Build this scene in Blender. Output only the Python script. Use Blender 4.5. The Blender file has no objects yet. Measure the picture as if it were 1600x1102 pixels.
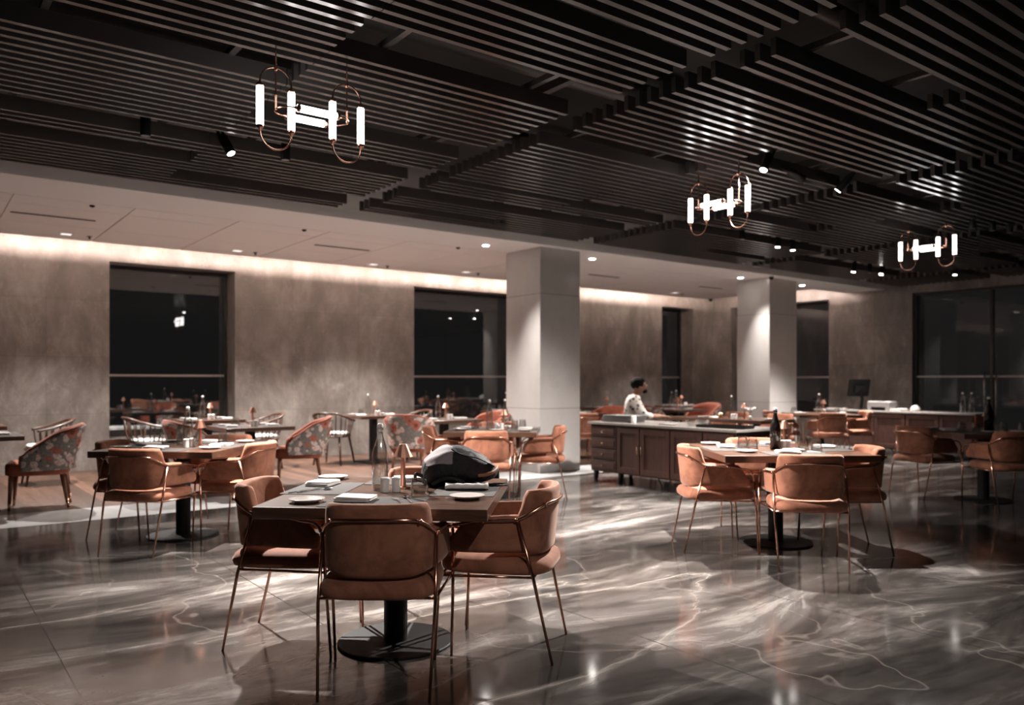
import bpy, bmesh, math, random
from mathutils import Vector, Matrix
PI = math.pi
R = math.radians
random.seed(7)
SC = bpy.context.scene
COL = SC.collection

# ------------------------------------------------------------------ camera
F_PX, HORIZON_PX, CAM_H, YAW = 1249.0, 595.0, 1.30, 37.1
cd = bpy.data.cameras.new('camera')
cam = bpy.data.objects.new('camera', cd)
COL.objects.link(cam)
cam.location = (0, 0, CAM_H)
cam.rotation_euler = (R(90), 0, R(-YAW))
cd.sensor_width = 36.0
cd.lens = 36.0 * F_PX / 1600.0
cd.shift_y = (HORIZON_PX - 551.0) / 1600.0
cd.clip_start = 0.05
cd.clip_end = 200
cd.dof.use_dof = True
cd.dof.focus_distance = 3.9
cd.dof.aperture_fstop = 1.9
SC.camera = cam

# ------------------------------------------------------------------ view
SC.view_settings.view_transform = 'Standard'
SC.view_settings.look = 'None'
SC.view_settings.gamma = 1.0
SC.view_settings.use_curve_mapping = False
SC.view_settings.exposure = 0.25
SC.cycles.use_denoising = True
SC.cycles.max_bounces = 7
SC.cycles.diffuse_bounces = 3
SC.cycles.glossy_bounces = 4
SC.cycles.transmission_bounces = 6
SC.cycles.transparent_max_bounces = 8
SC.cycles.caustics_reflective = True
SC.cycles.caustics_refractive = False
SC.cycles.sample_clamp_indirect = 4.0

# ------------------------------------------------------------------ world (night outside)
wd = bpy.data.worlds.new('night')
SC.world = wd
wd.use_nodes = True
wd.node_tree.nodes['Background'].inputs[0].default_value = (1.0, 0.97, 0.95, 1)
wd.node_tree.nodes['Background'].inputs[1].default_value = 0.011

# ------------------------------------------------------------------ lights (in ceiling fixtures, plus fill added out of view)
SPOT_E = 560.0
WARM = (1.0, 0.80, 0.66)
def lamp_spot(name, loc, to, energy, angle=100, blend=0.35, col=(1.0, 0.925, 0.87), size=0.03):
    ld = bpy.data.lights.new(name, 'SPOT')
    ld.energy = energy; ld.color = col; ld.spot_size = R(angle); ld.spot_blend = blend
    ld.shadow_soft_size = size
    o = bpy.data.objects.new(name, ld)
    o.location = loc
    d = Vector(to) - Vector(loc)
    o.rotation_euler = d.to_track_quat('-Z', 'Y').to_euler()
    COL.objects.link(o)
    return o

# ------------------------------------------------------------------ geometry helpers
def cw(Xc, Z):
    """point given right-of / in-front-of the viewer, turned into room axes"""
    a = R(YAW); c, s = math.cos(a), math.sin(a)
    return (Xc * c + Z * s, Z * c - Xc * s)

def new_bm():
    return bmesh.new()

def link(name, bm, mat, parent=None, smooth=False, bevel=0.0, subsurf=0, seg=2):
    bmesh.ops.recalc_face_normals(bm, faces=bm.faces)
    me = bpy.data.meshes.new(name)
    bm.to_mesh(me); bm.free()
    if isinstance(mat, (list, tuple)):
        for m in mat: me.materials.append(m)
    else:
        me.materials.append(mat)
    if smooth:
        for p in me.polygons: p.use_smooth = True
    o = bpy.data.objects.new(name, me)
    COL.objects.link(o)
    if parent is not None: o.parent = parent
    if bevel > 0:
        m = o.modifiers.new('bevel', 'BEVEL'); m.width = bevel; m.segments = seg; m.limit_method = 'ANGLE'; m.angle_limit = R(40)
    if subsurf:
        m = o.modifiers.new('subsurf', 'SUBSURF'); m.levels = subsurf; m.render_levels = subsurf
    return o

def box(bm, x0, x1, y0, y1, z0, z1, mi=0, M=None):
    vs = [bm.verts.new(Vector(p) if M is None else M @ Vector(p)) for p in
          ((x0,y0,z0),(x1,y0,z0),(x1,y1,z0),(x0,y1,z0),(x0,y0,z1),(x1,y0,z1),(x1,y1,z1),(x0,y1,z1))]
    for f in ((0,3,2,1),(4,5,6,7),(0,1,5,4),(1,2,6,5),(2,3,7,6),(3,0,4,7)):
        fc = bm.faces.new([vs[i] for i in f]); fc.material_index = mi
    return vs

def rings(bm, loops, closed=True, cap0=True, cap1=True, mi=0):
    vr = [[bm.verts.new(p) for p in lp] for lp in loops]
    n = len(vr[0])
    for a, b in zip(vr, vr[1:]):
        for i in range(n if closed else n-1):
            j = (i+1) % n
            f = bm.faces.new((a[i], a[j], b[j], b[i])); f.material_index = mi
    if cap0 and closed: bm.faces.new(list(reversed(vr[0]))).material_index = mi
    if cap1 and closed: bm.faces.new(vr[-1]).material_index = mi
    return vr

def lathe(bm, prof, n=24, cx=0, cy=0, cz=0, mi=0, cap0=True, cap1=True, M=None):
    loops = []
    for r, z in prof:
        lp = []
        for i in range(n):
            a = 2*PI*i/n
            p = Vector((cx+r*math.cos(a), cy+r*math.sin(a), cz+z))
            lp.append(p if M is None else M @ p)
        loops.append(lp)
    rings(bm, loops, True, cap0, cap1, mi)

def tube(bm, pts, r, n=8, mi=0, cyclic=False, flat=None):
    """tube along pts; r number or list"""
    P = [Vector(p) for p in pts]
    m = len(P)
    T = []
    for i in range(m):
        if cyclic: d = P[(i+1) % m] - P[i-1]
        elif i == 0: d = P[1]-P[0]
        elif i == m-1: d = P[-1]-P[-2]
        else: d = (P[i+1]-P[i]).normalized() + (P[i]-P[i-1]).normalized()
        T.append(d.normalized())
    up = Vector((0,0,1)) if abs(T[0].z) < 0.9 else Vector((1,0,0))
    N = (up - T[0]*up.dot(T[0])).normalized()
    loops = []
    for i in range(m):
        N = N - T[i]*N.dot(T[i])
        N = N.normalized() if N.length > 1e-6 else Vector((1,0,0))
        B = T[i].cross(N)
        ri = r[i] if isinstance(r, (list, tuple)) else r
        fx = 1.0 if flat is None else flat
        loops.append([P[i] + N*(ri*math.cos(2*PI*k/n)) + B*(ri*fx*math.sin(2*PI*k/n)) for k in range(n)])
    if cyclic:
        loops.append(loops[0])
        rings(bm, loops, True, False, False, mi)
        bmesh.ops.remove_doubles(bm, verts=bm.verts, dist=1e-6)
    else:
        rings(bm, loops, True, True, True, mi)

def catmull(pts, n=6, cyclic=False):
    P = [Vector(p) for p in pts]
    out = []
    m = len(P)
    rng = range(m) if cyclic else range(m-1)
    for i in rng:
        p0 = P[i-1] if (cyclic or i > 0) else P[0]*2-P[1]
        p1 = P[i]; p2 = P[(i+1) % m]
        p3 = P[(i+2) % m] if (cyclic or i+2 < m) else P[-1]*2-P[-2]
        for k in range(n):
            t = k/n
            out.append(0.5*((2*p1)+(p2-p0)*t+(2*p0-5*p1+4*p2-p3)*t*t+(3*p1-p0-3*p2+p3)*t**3))
    if not cyclic: out.append(P[-1])
    return out

def superell(a, b, e, n, cx=0, cy=0):
    o = []
    for i in range(n):
        t = 2*PI*i/n
        c, s = math.cos(t), math.sin(t)
        o.append((cx + a*math.copysign(abs(c)**(2/e), c), cy + b*math.copysign(abs(s)**(2/e), s)))
    return o

def sphere(bm, c, rx, ry, rz, nu=16, nv=10, mi=0, M=None):
    loops = []
    for j in range(nv+1):
        ph = -PI/2 + PI*j/nv
        rr = max(math.cos(ph), 0.02)
        lp = []
        for i in range(nu):
            a = 2*PI*i/nu
            p = Vector((c[0]+rx*rr*math.cos(a), c[1]+ry*rr*math.sin(a), c[2]+rz*math.sin(ph)))
            lp.append(p if M is None else M @ p)
        loops.append(lp)
    rings(bm, loops, True, True, True, mi)

def thing(name, label, cat, loc=(0,0,0), rotz=0, group=None):
    o = bpy.data.objects.new(name, None)
    o.empty_display_size = 0.1
    COL.objects.link(o)
    o.location = loc; o.rotation_euler = (0, 0, rotz)
    o['label'] = label; o['category'] = cat
    if group: o['group'] = group
    return o

def tag(o, label, cat, group=None):
    o['label'] = label; o['category'] = cat
    if group: o['group'] = group
    return o

def struct(name, bm, mat, label=None, **kw):
    o = link(name, bm, mat, **kw)
    o['kind'] = 'structure'
    if label: o['label'] = label
    return o

KIDS = {}
def dup(root, parent=None):
    r = root.copy(); COL.objects.link(r)
    if parent is not None: r.parent = parent
    for ch in list(root.children):
        dup(ch, r)
    return r

PROTO = {}
BUILD = {}
def put(kind, x, y, z, deg, label, group=None, scale=None):
    """first call keeps the built thing, later calls copy it with its parts"""
    if kind not in PROTO:
        root = BUILD[kind]()
        PROTO[kind] = root
    else:
        root = dup(PROTO[kind])
    root.location = (x, y, z); root.rotation_euler = (0, 0, R(deg))
    if scale: root.scale = (scale,)*3
    root['label'] = label
    if group: root['group'] = group
    return root

# ------------------------------------------------------------------ materials
def mat(name, col=(.5,.5,.5), rough=.5, metal=0.0, spec=0.5, **kw):
    m = bpy.data.materials.new(name); m.use_nodes = True
    b = m.node_tree.nodes['Principled BSDF']
    b.inputs['Base Color'].default_value = (*col, 1)
    b.inputs['Roughness'].default_value = rough
    b.inputs['Metallic'].default_value = metal
    b.inputs['Specular IOR Level'].default_value = spec
    for k, v in kw.items():
        b.inputs[k.replace('_', ' ')].default_value = v
    return m

def nodes(m):
    nt = m.node_tree
    return nt, nt.nodes, nt.links, nt.nodes['Principled BSDF']

def coords(m, scale=(1,1,1), rot=(0,0,0), obj=True, loc=(0,0,0)):
    nt, N, L, B = nodes(m)
    if obj:
        tc = N.new('ShaderNodeTexCoord'); src = tc.outputs['Object']
    else:
        g = N.new('ShaderNodeNewGeometry'); src = g.outputs['Position']
    mp = N.new('ShaderNodeMapping')
    mp.inputs['Location'].default_value = loc; mp.inputs['Scale'].default_value = scale; mp.inputs['Rotation'].default_value = rot
    L.new(src, mp.inputs['Vector'])
    return mp.outputs['Vector']

def noise(m, vec, scale=5, detail=6, rough=.55, dist=0.0):
    nt, N, L, B = nodes(m)
    n = N.new('ShaderNodeTexNoise')
    n.inputs['Scale'].default_value = scale; n.inputs['Detail'].default_value = detail
    n.inputs['Roughness'].default_value = rough; n.inputs['Distortion'].default_value = dist
    if vec is not None: L.new(vec, n.inputs['Vector'])
    return n

def ramp(m, fac, stops):
    nt, N, L, B = nodes(m)
    r = N.new('ShaderNodeValToRGB')
    while len(r.color_ramp.elements) < len(stops): r.color_ramp.elements.new(.5)
    for e, (p, c) in zip(r.color_ramp.elements, stops):
        e.position = p; e.color = (*c, 1) if len(c) == 3 else c
    L.new(fac, r.inputs['Fac'])
    return r

def mixc(m, fac, a, b, mode='MIX'):
    nt, N, L, B = nodes(m)
    x = N.new('ShaderNodeMix'); x.data_type = 'RGBA'; x.blend_type = mode
    if hasattr(fac, 'is_linked'): L.new(fac, x.inputs[0])
    else: x.inputs[0].default_value = fac
    for s, v in ((6, a), (7, b)):
        if hasattr(v, 'is_linked'): L.new(v, x.inputs[s])
        else: x.inputs[s].default_value = (*v, 1)
    return x.outputs[2]

def bump(m, h, strength=.2, dist=.01):
    nt, N, L, B = nodes(m)
    b = N.new('ShaderNodeBump'); b.inputs['Strength'].default_value = strength; b.inputs['Distance'].default_value = dist
    L.new(h, b.inputs['Height']); L.new(b.outputs['Normal'], B.inputs['Normal'])

def mathn(m, op, a, b=None, c=None):
    nt, N, L, B = nodes(m)
    x = N.new('ShaderNodeMath'); x.operation = op
    for i, v in enumerate((a, b, c)):
        if v is None: continue
        if hasattr(v, 'is_linked'): L.new(v, x.inputs[i])
        else: x.inputs[i].default_value = v
    return x.outputs[0]

M = {}
# polished dark marble floor: warped streaks, fine veins, large tile joints
m = mat('dark_marble', rough=.10, spec=.6); M['floor'] = m
nt, N, L, B = nodes(m)
v0 = coords(m, obj=False)
FL = (11.9, 4.2, 0)
vr = coords(m, scale=(.30, 1.0, 1), obj=False, loc=FL)
n1 = noise(m, vr, 1.5, 12, .66, .9)
base = ramp(m, n1.outputs['Fac'], [(.36, (.016,.0145,.0135)), (.49, (.042,.037,.034)), (.57, (.10,.09,.084)), (.68, (.33,.305,.285))])
n2 = noise(m, coords(m, scale=(.20, .62, 1), obj=False, loc=FL), 1.3, 6, .5, .3)
d = mathn(m, 'ABSOLUTE', mathn(m, 'SUBTRACT', n2.outputs['Fac'], .5))
vein = ramp(m, d, [(0.0, (1,1,1)), (.004, (.45,.45,.45)), (.020, (0,0,0))])
fade = ramp(m, noise(m, vr, .8, 3, .5).outputs['Fac'], [(.42, (0,0,0)), (.6, (1,1,1))])
c1 = mixc(m, mathn(m, 'MULTIPLY', mathn(m, 'MULTIPLY', vein.outputs['Color'], fade.outputs['Color']), .42), base.outputs['Color'], (.42,.38,.345))
n3 = noise(m, coords(m, scale=(.42, .30, 1), obj=False), 1.6, 4, .5, .3)
d3 = mathn(m, 'ABSOLUTE', mathn(m, 'SUBTRACT', n3.outputs['Fac'], .5))
v3 = ramp(m, d3, [(0.0, (1,1,1)), (.0035, (0,0,0)), (1, (0,0,0))])
c1 = mixc(m, mathn(m, 'MULTIPLY', v3.outputs['Color'], .16), c1, (.40,.35,.31))
sep = N.new('ShaderNodeSeparateXYZ'); L.new(v0, sep.inputs[0])
def joint(axis_out, pitch, off, wd):
    a = mathn(m, 'DIVIDE', mathn(m, 'ADD', axis_out, off), pitch)
    fr = mathn(m, 'FRACT', a)
    return mathn(m, 'LESS_THAN', fr, wd/pitch)
jx = joint(sep.outputs['X'], 1.2, 120-1.765, .006)
jy = joint(sep.outputs['Y'], 2.4, 120-1.2, .006)
jj = mathn(m, 'MAXIMUM', jx, jy)
c2 = mixc(m, jj, c1, (.012,.010,.009))
L.new(c2, B.inputs['Base Color'])
rg = ramp(m, n1.outputs['Fac'], [(.3, (.07,.07,.07)), (.8, (.17,.17,.17))])
L.new(rg.outputs['Color'], B.inputs['Roughness'])

def stone_wall(name, cols, rough, s=1.0, axis=0, pu=1.2, pz=.82, oz=.0, tv=.22):
    m = mat(name, rough=rough, spec=.45)
    nt, N, L, B = nodes(m)
    v = coords(m, scale=(1,1,1), obj=False)
    a = noise(m, coords(m, scale=(1,1,.55), obj=False), 1.5*s, 12, .70, .25)
    r = ramp(m, a.outputs['Fac'], [(.30, cols[0]), (.52, cols[1]), (.72, cols[2])])
    b = noise(m, coords(m, scale=(1,1,.5), obj=False), 1.7*s, 8, .55, .5)
    dd = mathn(m, 'ABSOLUTE', mathn(m, 'SUBTRACT', b.outputs['Fac'], .5))
    ve = ramp(m, dd, [(0, (1,1,1)), (.003, (.2,.2,.2)), (.010, (0,0,0))])
    c = mixc(m, mathn(m, 'MULTIPLY', ve.outputs['Color'], .16), r.outputs['Color'], cols[3])
    g = noise(m, coords(m, scale=(1,1,.6), obj=False), 6*s, 6, .6, .4)
    gr = ramp(m, g.outputs['Fac'], [(.62, (0,0,0)), (.72, (1,1,1))])
    c = mixc(m, mathn(m, 'MULTIPLY', gr.outputs['Color'], .22), c, cols[3])
    # slab joints and slight tone shift from slab to slab
    sp = N.new('ShaderNodeSeparateXYZ'); L.new(v, sp.inputs[0])
    hv = mathn(m, 'ADD', sp.outputs['X'], sp.outputs['Y']) if axis == 2 else sp.outputs['X' if axis == 0 else 'Y']
    ju = mathn(m, 'DIVIDE', mathn(m, 'ADD', hv, 100.45), pu)
    jz = mathn(m, 'DIVIDE', mathn(m, 'ADD', sp.outputs['Z'], oz), pz)
    cb = N.new('ShaderNodeCombineXYZ')
    L.new(mathn(m, 'FLOOR', ju), cb.inputs[0]); L.new(mathn(m, 'FLOOR', jz), cb.inputs[1])
    wn = N.new('ShaderNodeTexWhiteNoise'); L.new(cb.outputs[0], wn.inputs['Vector'])
    tone = mathn(m, 'MULTIPLY_ADD', wn.outputs['Value'], tv, 1-tv*.6)
    tc = N.new('ShaderNodeCombineColor')
    for i in range(3): L.new(tone, tc.inputs[i])
    c = mixc(m, 1.0, c, tc.outputs[0], 'MULTIPLY')
    e = mathn(m, 'MAXIMUM', mathn(m, 'LESS_THAN', mathn(m, 'FRACT', ju), .004), mathn(m, 'LESS_THAN', mathn(m, 'FRACT', jz), .006))
    c = mixc(m, mathn(m, 'MULTIPLY', e, .5), c, (.05,.04,.035))
    L.new(c, B.inputs['Base Color'])
    return m
BR = ((.105,.090,.080), (.225,.198,.180), (.43,.395,.365), (.68,.63,.59))
M['wall_x'] = stone_wall('brown_stone_back', BR, .30, 1.0, 0)
M['wall_y'] = stone_wall('brown_stone_side', BR, .30, 1.0, 1)
WH = ((.47,.44,.42), (.56,.535,.515), (.63,.605,.59), (.44,.39,.36))
M['pillar'] = stone_wall('white_marble', WH, .16, .5, 2, 60.0, 1.62, .72, .08)
M['strip'] = mat('white_marble_band', (.66,.65,.64), .22)
m = mat('strip_marble', rough=.2); M['strip'] = m
r_ = ramp(m, noise(m, coords(m, obj=False), 2.0, 8, .6, 1.0).outputs['Fac'], [(.3,(.50,.50,.50)),(.6,(.64,.64,.64))])
m.node_tree.links.new(r_.outputs['Color'], m.node_tree.nodes['Principled BSDF'].inputs['Base Color'])

def wood(name, c0, c1, rough=.35, sc=(1,8,8), rot=(0,0,0), obj=True, planks=False, coat=0):
    m = mat(name, rough=rough)
    nt, N, L, B = nodes(m)
    v = coords(m, scale=sc, rot=rot, obj=obj)
    a = noise(m, v, 3.0, 8, .65, .8)
    r = ramp(m, a.outputs['Fac'], [(.3, c0), (.7, c1)])
    c = r.outputs['Color']
    if planks:
        g = coords(m, obj=False, rot=rot)
        sp = N.new('ShaderNodeSeparateXYZ'); L.new(g, sp.inputs[0])
        ju = mathn(m, 'DIVIDE', mathn(m, 'ADD', sp.outputs['X'], 50), .14)
        wn = N.new('ShaderNodeTexWhiteNoise'); wn.noise_dimensions = '1D'; L.new(mathn(m, 'FLOOR', ju), wn.inputs['W'])
        tone = mathn(m, 'MULTIPLY_ADD', wn.outputs['Value'], .8, .55)
        tc = N.new('ShaderNodeCombineColor')
        for i in range(3): L.new(tone, tc.inputs[i])
        c = mixc(m, 1.0, c, tc.outputs[0], 'MULTIPLY')
        e = mathn(m, 'LESS_THAN', mathn(m, 'FRACT', ju), .03)
        c = mixc(m, e, c, (.01,.007,.005))
    L.new(c, B.inputs['Base Color'])
    B.inputs['Coat Weight'].default_value = coat
    B.inputs['Coat Roughness'].default_value = .12
    return m
M['wood_floor'] = wood('plank_floor', (.048,.024,.016), (.125,.066,.043), .38, (10,.8,1), (0,0,0), False, True)
M['table_wood'] = wood('table_wood', (.046,.023,.015), (.118,.058,.036), .28, (1.5,14,14), coat=.25)
M['dark_wood'] = wood('sideboard_wood', (.024,.0075,.0045), (.072,.023,.012), .55, (12,12,1.2))
M['chair_wood'] = wood('chair_wood', (.030,.013,.008), (.075,.032,.018), .4, (6,6,1), coat=.1)
M['leg_wood'] = wood('leg_wood', (.13,.05,.027), (.26,.11,.06), .35, (8,8,1), coat=.2)
M['end_wood'] = wood('end_wood', (.30,.10,.045), (.48,.18,.085), .4, (8,8,1))

def velvet(name, c, dark, sheen=.55):
    m = mat(name, c, .8, spec=.2)
    nt, N, L, B = nodes(m)
    B.inputs['Sheen Weight'].default_value = sheen
    B.inputs['Sheen Roughness'].default_value = .4
    B.inputs['Sheen Tint'].default_value = (1, .80, .68, 1)
    a = noise(m, coords(m), 7, 5, .6, .6)
    r = ramp(m, a.outputs['Fac'], [(.36, tuple(x*.85 for x in dark)), (.60, c)])
    L.new(r.outputs['Color'], B.inputs['Base Color'])
    f = noise(m, coords(m), 500, 2, .5)
    bump(m, f.outputs['Fac'], .12, .001)
    return m
M['velvet'] = velvet('terracotta_velvet', (.335,.138,.083), (.235,.092,.055), .32)
M['rust'] = velvet('rust_velvet', (.36,.105,.06), (.25,.065,.038), .35)
M['copper'] = mat('copper', (.66,.36,.26), .19, 1.0)
M['brass'] = mat('brass', (.72,.50,.34), .25, 1.0)
M['lampcopper'] = mat('lamp_copper', (.82,.43,.31), .30, 1.0)
M['black'] = mat('black_metal', (.010,.010,.010), .62, .0, .2)
M['blackm'] = mat('satin_black', (.007,.007,.007), .5, spec=.15)
M['steel'] = mat('steel', (.72,.70,.68), .16, 1.0)
M['porcelain'] = mat('porcelain', (.52,.48,.455), .18)
M['white'] = mat('white_ceramic', (.74,.72,.70), .3)
M['linen'] = mat('linen', (.72,.69,.67), .85)
f_ = noise(M['linen'], coords(M['linen']), 60, 3, .6); bump(M['linen'], f_.outputs['Fac'], .35, .003)
M['mat_grey'] = mat('placemat', (.052,.047,.044), .8, spec=.2)
f_ = noise(M['mat_grey'], coords(M['mat_grey']), 260, 2, .5); bump(M['mat_grey'], f_.outputs['Fac'], .3, .001)
M['soffit'] = mat('soffit_paint', (.90,.88,.87), .6)
M['slat'] = mat('slat_metal', (.125,.116,.112), .22, .45)
M['void'] = mat('void_paint', (.030,.028,.027), .85)
M['duct'] = mat('duct', (.10,.09,.085), .5, .5)
M['frame'] = mat('window_frame', (.016,.015,.015), .4)
M['rail'] = mat('rail', (.50,.47,.45), .35, .3)
M['cushion'] = mat('cushion', (.62,.60,.58), .9)
M['stone_top'] = mat('stone_top', (.30,.27,.25), .22)
M['bagblack'] = mat('backpack_cloth', (.008,.008,.009), .6, spec=.25)
f_ = noise(M['bagblack'], coords(M['bagblack']), 9, 5, .6, 1.0); bump(M['bagblack'], f_.outputs['Fac'], .9, .03)
M['baggrey'] = mat('backpack_grey', (.20,.18,.19), .8)
M['leather'] = mat('tan_leather', (.20,.085,.045), .5)
M['skin'] = mat('skin', (.23,.11,.07), .55)
M['hair'] = mat('hair', (.006,.005,.004), .8, spec=.1)
M['cloth_dark'] = mat('trousers', (.03,.03,.035), .8)
M['petal'] = mat('lily_petal', (.78,.72,.70), .5)
M['plastic'] = mat('grey_plastic', (.20,.19,.185), .45)
M['tray'] = mat('tray_grey', (.10,.095,.092), .5)

# floral upholstery
m = mat('floral_fabric', rough=.8); M['floral'] = m
nt, N, L, B = nodes(m)
v = coords(m)
wv = noise(m, v, 5, 3, .5)
vw = mixc(m, .085, v, wv.outputs['Color'])
def blobs(scale, th, soft=.04, off=0.0):
    mp = N.new('ShaderNodeMapping'); mp.inputs['Location'].default_value = (off, off*1.7, off*.6)
    L.new(vw, mp.inputs['Vector'])
    vo = N.new('ShaderNodeTexVoronoi'); vo.inputs['Scale'].default_value = scale
    L.new(mp.outputs[0], vo.inputs['Vector'])
    rr = ramp(m, vo.outputs['Distance'], [(th-soft, (1,1,1)), (th, (0,0,0))])
    return rr.outputs['Color'], vo
c = mixc(m, 0.0, (.25,.215,.19), (.25,.215,.19))
b1, vo1 = blobs(13, .46, .06, .3); c = mixc(m, b1, c, (.76,.60,.53))
b2, _ = blobs(9, .40, .08, 1.9); c = mixc(m, b2, c, (.80,.52,.44))
b5, _ = blobs(9, .22, .06, 1.9); c = mixc(m, b5, c, (.52,.20,.14))
b3, _ = blobs(5, .30, .05, 3.1); c = mixc(m, b3, c, (.48,.15,.10))
b4, _ = blobs(5, .13, .05, 3.1); c = mixc(m, b4, c, (.22,.05,.035))
b6, _ = blobs(12, .15, .05, 5.3); c = mixc(m, b6, c, (.03,.03,.03))
pt = noise(m, v, 38, 4, .7, 1.5)
pr_ = ramp(m, pt.outputs['Fac'], [(.40, (.55,.55,.55)), (.62, (1.1,1.1,1.1))])
c = mixc(m, 1.0, c, pr_.outputs['Color'], 'MULTIPLY')
L.new(c, B.inputs['Base Color'])

# patterned shirt
m = mat('printed_shirt', rough=.85); M['shirt'] = m
nt, N, L, B = nodes(m)
vo = N.new('ShaderNodeTexVoronoi'); vo.inputs['Scale'].default_value = 17
L.new(coords(m), vo.inputs['Vector'])
rr = ramp(m, vo.outputs['Distance'], [(.27, (1,1,1)), (.34, (0,0,0))])
c = mixc(m, rr.outputs['Color'], (.60,.55,.51), (.09,.085,.085))
L.new(c, B.inputs['Base Color'])

def glass_mat(name, col=(1,1,1), base=.05, edge=.9, power=4.0, rough=0.0):
    # thin clear sheet: see-through head on, mirror-like at grazing angles
    m = bpy.data.materials.new(name); m.use_nodes = True
    N = m.node_tree.nodes; L = m.node_tree.links; N.clear()
    o = N.new('ShaderNodeOutputMaterial')
    t = N.new('ShaderNodeBsdfTransparent'); t.inputs[0].default_value = (*col, 1)
    g = N.new('ShaderNodeBsdfGlossy'); g.inputs['Roughness'].default_value = rough
    f = N.new('ShaderNodeLayerWeight'); f.inputs['Blend'].default_value = .5
    p = N.new('ShaderNodeMath'); p.operation = 'POWER'; p.inputs[1].default_value = power
    L.new(f.outputs['Facing'], p.inputs[0])
    q = N.new('ShaderNodeMath'); q.operation = 'MULTIPLY_ADD'; q.inputs[1].default_value = edge; q.inputs[2].default_value = base; q.use_clamp = True
    L.new(p.outputs[0], q.inputs[0])
    x = N.new('ShaderNodeMixShader')
    L.new(q.outputs[0], x.inputs[0]); L.new(t.outputs[0], x.inputs[1]); L.new(g.outputs[0], x.inputs[2])
    L.new(x.outputs[0], o.inputs[0])
    return m
M['pane'] = glass_mat('window_glass', (.8,.8,.8), .10, .85, 4.0)
M['thin'] = glass_mat('thin_glass', (.94,.94,.935), .10, .95, 1.9, .02)
M['water'] = glass_mat('water', (.97,.97,.965), .03, .5, 3.0, .01)
M['glass'] = mat('glass', (.93,.93,.92), .01, Transmission_Weight=1.0, IOR=1.42)
M['darkglass'] = mat('dark_bottle', (.012,.010,.010), .06)

def emit(name, col, s):
    m = bpy.data.materials.new(name); m.use_nodes = True
    b = m.node_tree.nodes['Principled BSDF']
    b.inputs['Base Color'].default_value = (.8,.8,.8,1)
    b.inputs['Emission Color'].default_value = (*col, 1); b.inputs['Emission Strength'].default_value = s
    return m
M['glow'] = emit('lamp_glow', (1.0,.96,.94), 9.0)
M['cove'] = emit('cove_led', (1.0,.78,.68), 150.0)
M['lens'] = emit('lit_lens', (1.0,.93,.88), 55.0)
M['dimlens'] = emit('grille_lens', (1.0,.93,.88), .9)
M['screen'] = mat('screen', (.01,.01,.012), .1)
# ================================================================== the room
WY, WX, X0, Y0, ZC = 12.9, 16.1, -4.0, -4.0, 3.95
HEAD, SILL = 3.05, 0.45

bm = new_bm(); box(bm, X0, WX+.5, Y0, 8.30, -.2, 0); struct('floor', bm, M['floor'], 'polished dark marble floor with pale veins')
bm = new_bm(); box(bm, X0, WX+.5, 8.30, 9.12, -.2, 0); struct('floor.001', bm, M['strip'], 'white marble band between the marble and wooden floors')
bm = new_bm(); box(bm, X0, WX+.5, 9.12, WY+.5, -.2, 0); struct('floor.002', bm, M['wood_floor'], 'brown plank floor along the stone wall')

bm = new_bm()
T = .5
xs = [(X0, 2.36), (4.19, 7.48), (10.0, 14.19), (15.30, WX+.5)]
for a, b in xs: box(bm, a, b, WY, WY+T, 0, ZC)
for a, b in [(2.36, 4.19), (7.48, 10.0), (14.19, 15.30)]:
    box(bm, a, b, WY, WY+T, HEAD, ZC); box(bm, a, b, WY, WY+T, 0, SILL)
struct('wall_back', bm, M['wall_x'], 'brown veined stone wall with three tall windows')
bm = new_bm()
box(bm, WX, WX+T, 12.39, WY, 0, ZC); box(bm, WX, WX+T, 7.96, 9.78, 0, ZC)
box(bm, WX, WX+T, 9.78, 12.39, HEAD+.03, ZC); box(bm, WX, WX+T, 9.78, 12.39, 0, SILL)
box(bm, WX, WX+T, Y0, 7.96, HEAD+.01, ZC)
struct('wall_right', bm, M['wall_y'], 'brown stone side wall with one window and a tall glass front')
bm = new_bm(); box(bm, X0-.3, X0, Y0-.3, WY+T, 0, ZC); struct('wall_left', bm, M['wall_y'])
bm = new_bm(); box(bm, X0, WX+T, Y0-.3, Y0, 0, ZC); struct('wall_front', bm, M['void'])
bm = new_bm(); box(bm, X0-.3, WX+T, Y0-.3, WY+T, ZC, ZC+.2); struct('ceiling', bm, M['void'], 'dark painted void above the slats')

# windows: frame, transom and pane
def window(n, axis, a, b, z0, z1, off, trans=1.38, mull=()):
    bm = new_bm(); t = .055
    def bx(u0, u1, za, zb, d0=-.04, d1=.04):
        if axis == 'x': box(bm, u0, u1, off+d0, off+d1, za, zb)
        else: box(bm, off+d0, off+d1, u0, u1, za, zb)
    bx(a, a+t, z0, z1); bx(b-t, b, z0, z1); bx(a+t, b-t, z1-t, z1); bx(a+t, b-t, z0, z0+.10)
    for u in mull: bx(u-t/2, u+t/2, z0+.1, z1-t)
    fr = link('window_frame', bm, M['frame'])
    w = bpy.data.objects.new('window_%d' % n, None); COL.objects.link(w); w['kind'] = 'structure'
    fr.parent = w
    bm = new_bm()
    if axis == 'x': box(bm, a+t, b-t, off-.006, off+.006, z0+.1, z1-t)
    else: box(bm, off-.006, off+.006, a+t, b-t, z0+.1, z1-t)
    link('pane', bm, M['pane'], w)
    if trans:
        bm = new_bm()
        if axis == 'x': box(bm, a+t, b-t, off-.035, off-.012, trans-.016, trans+.016)
        else: box(bm, off-.035, off-.012, a+t, b-t, trans-.016, trans+.016)
        link('transom', bm, M['rail'], w)
    return w
window(1, 'x', 2.36, 4.19, SILL, HEAD, WY+.42)
window(2, 'x', 7.48, 10.0, SILL, HEAD, WY+.42)
window(3, 'x', 14.19, 15.30, SILL, HEAD, WY+.42)
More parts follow.
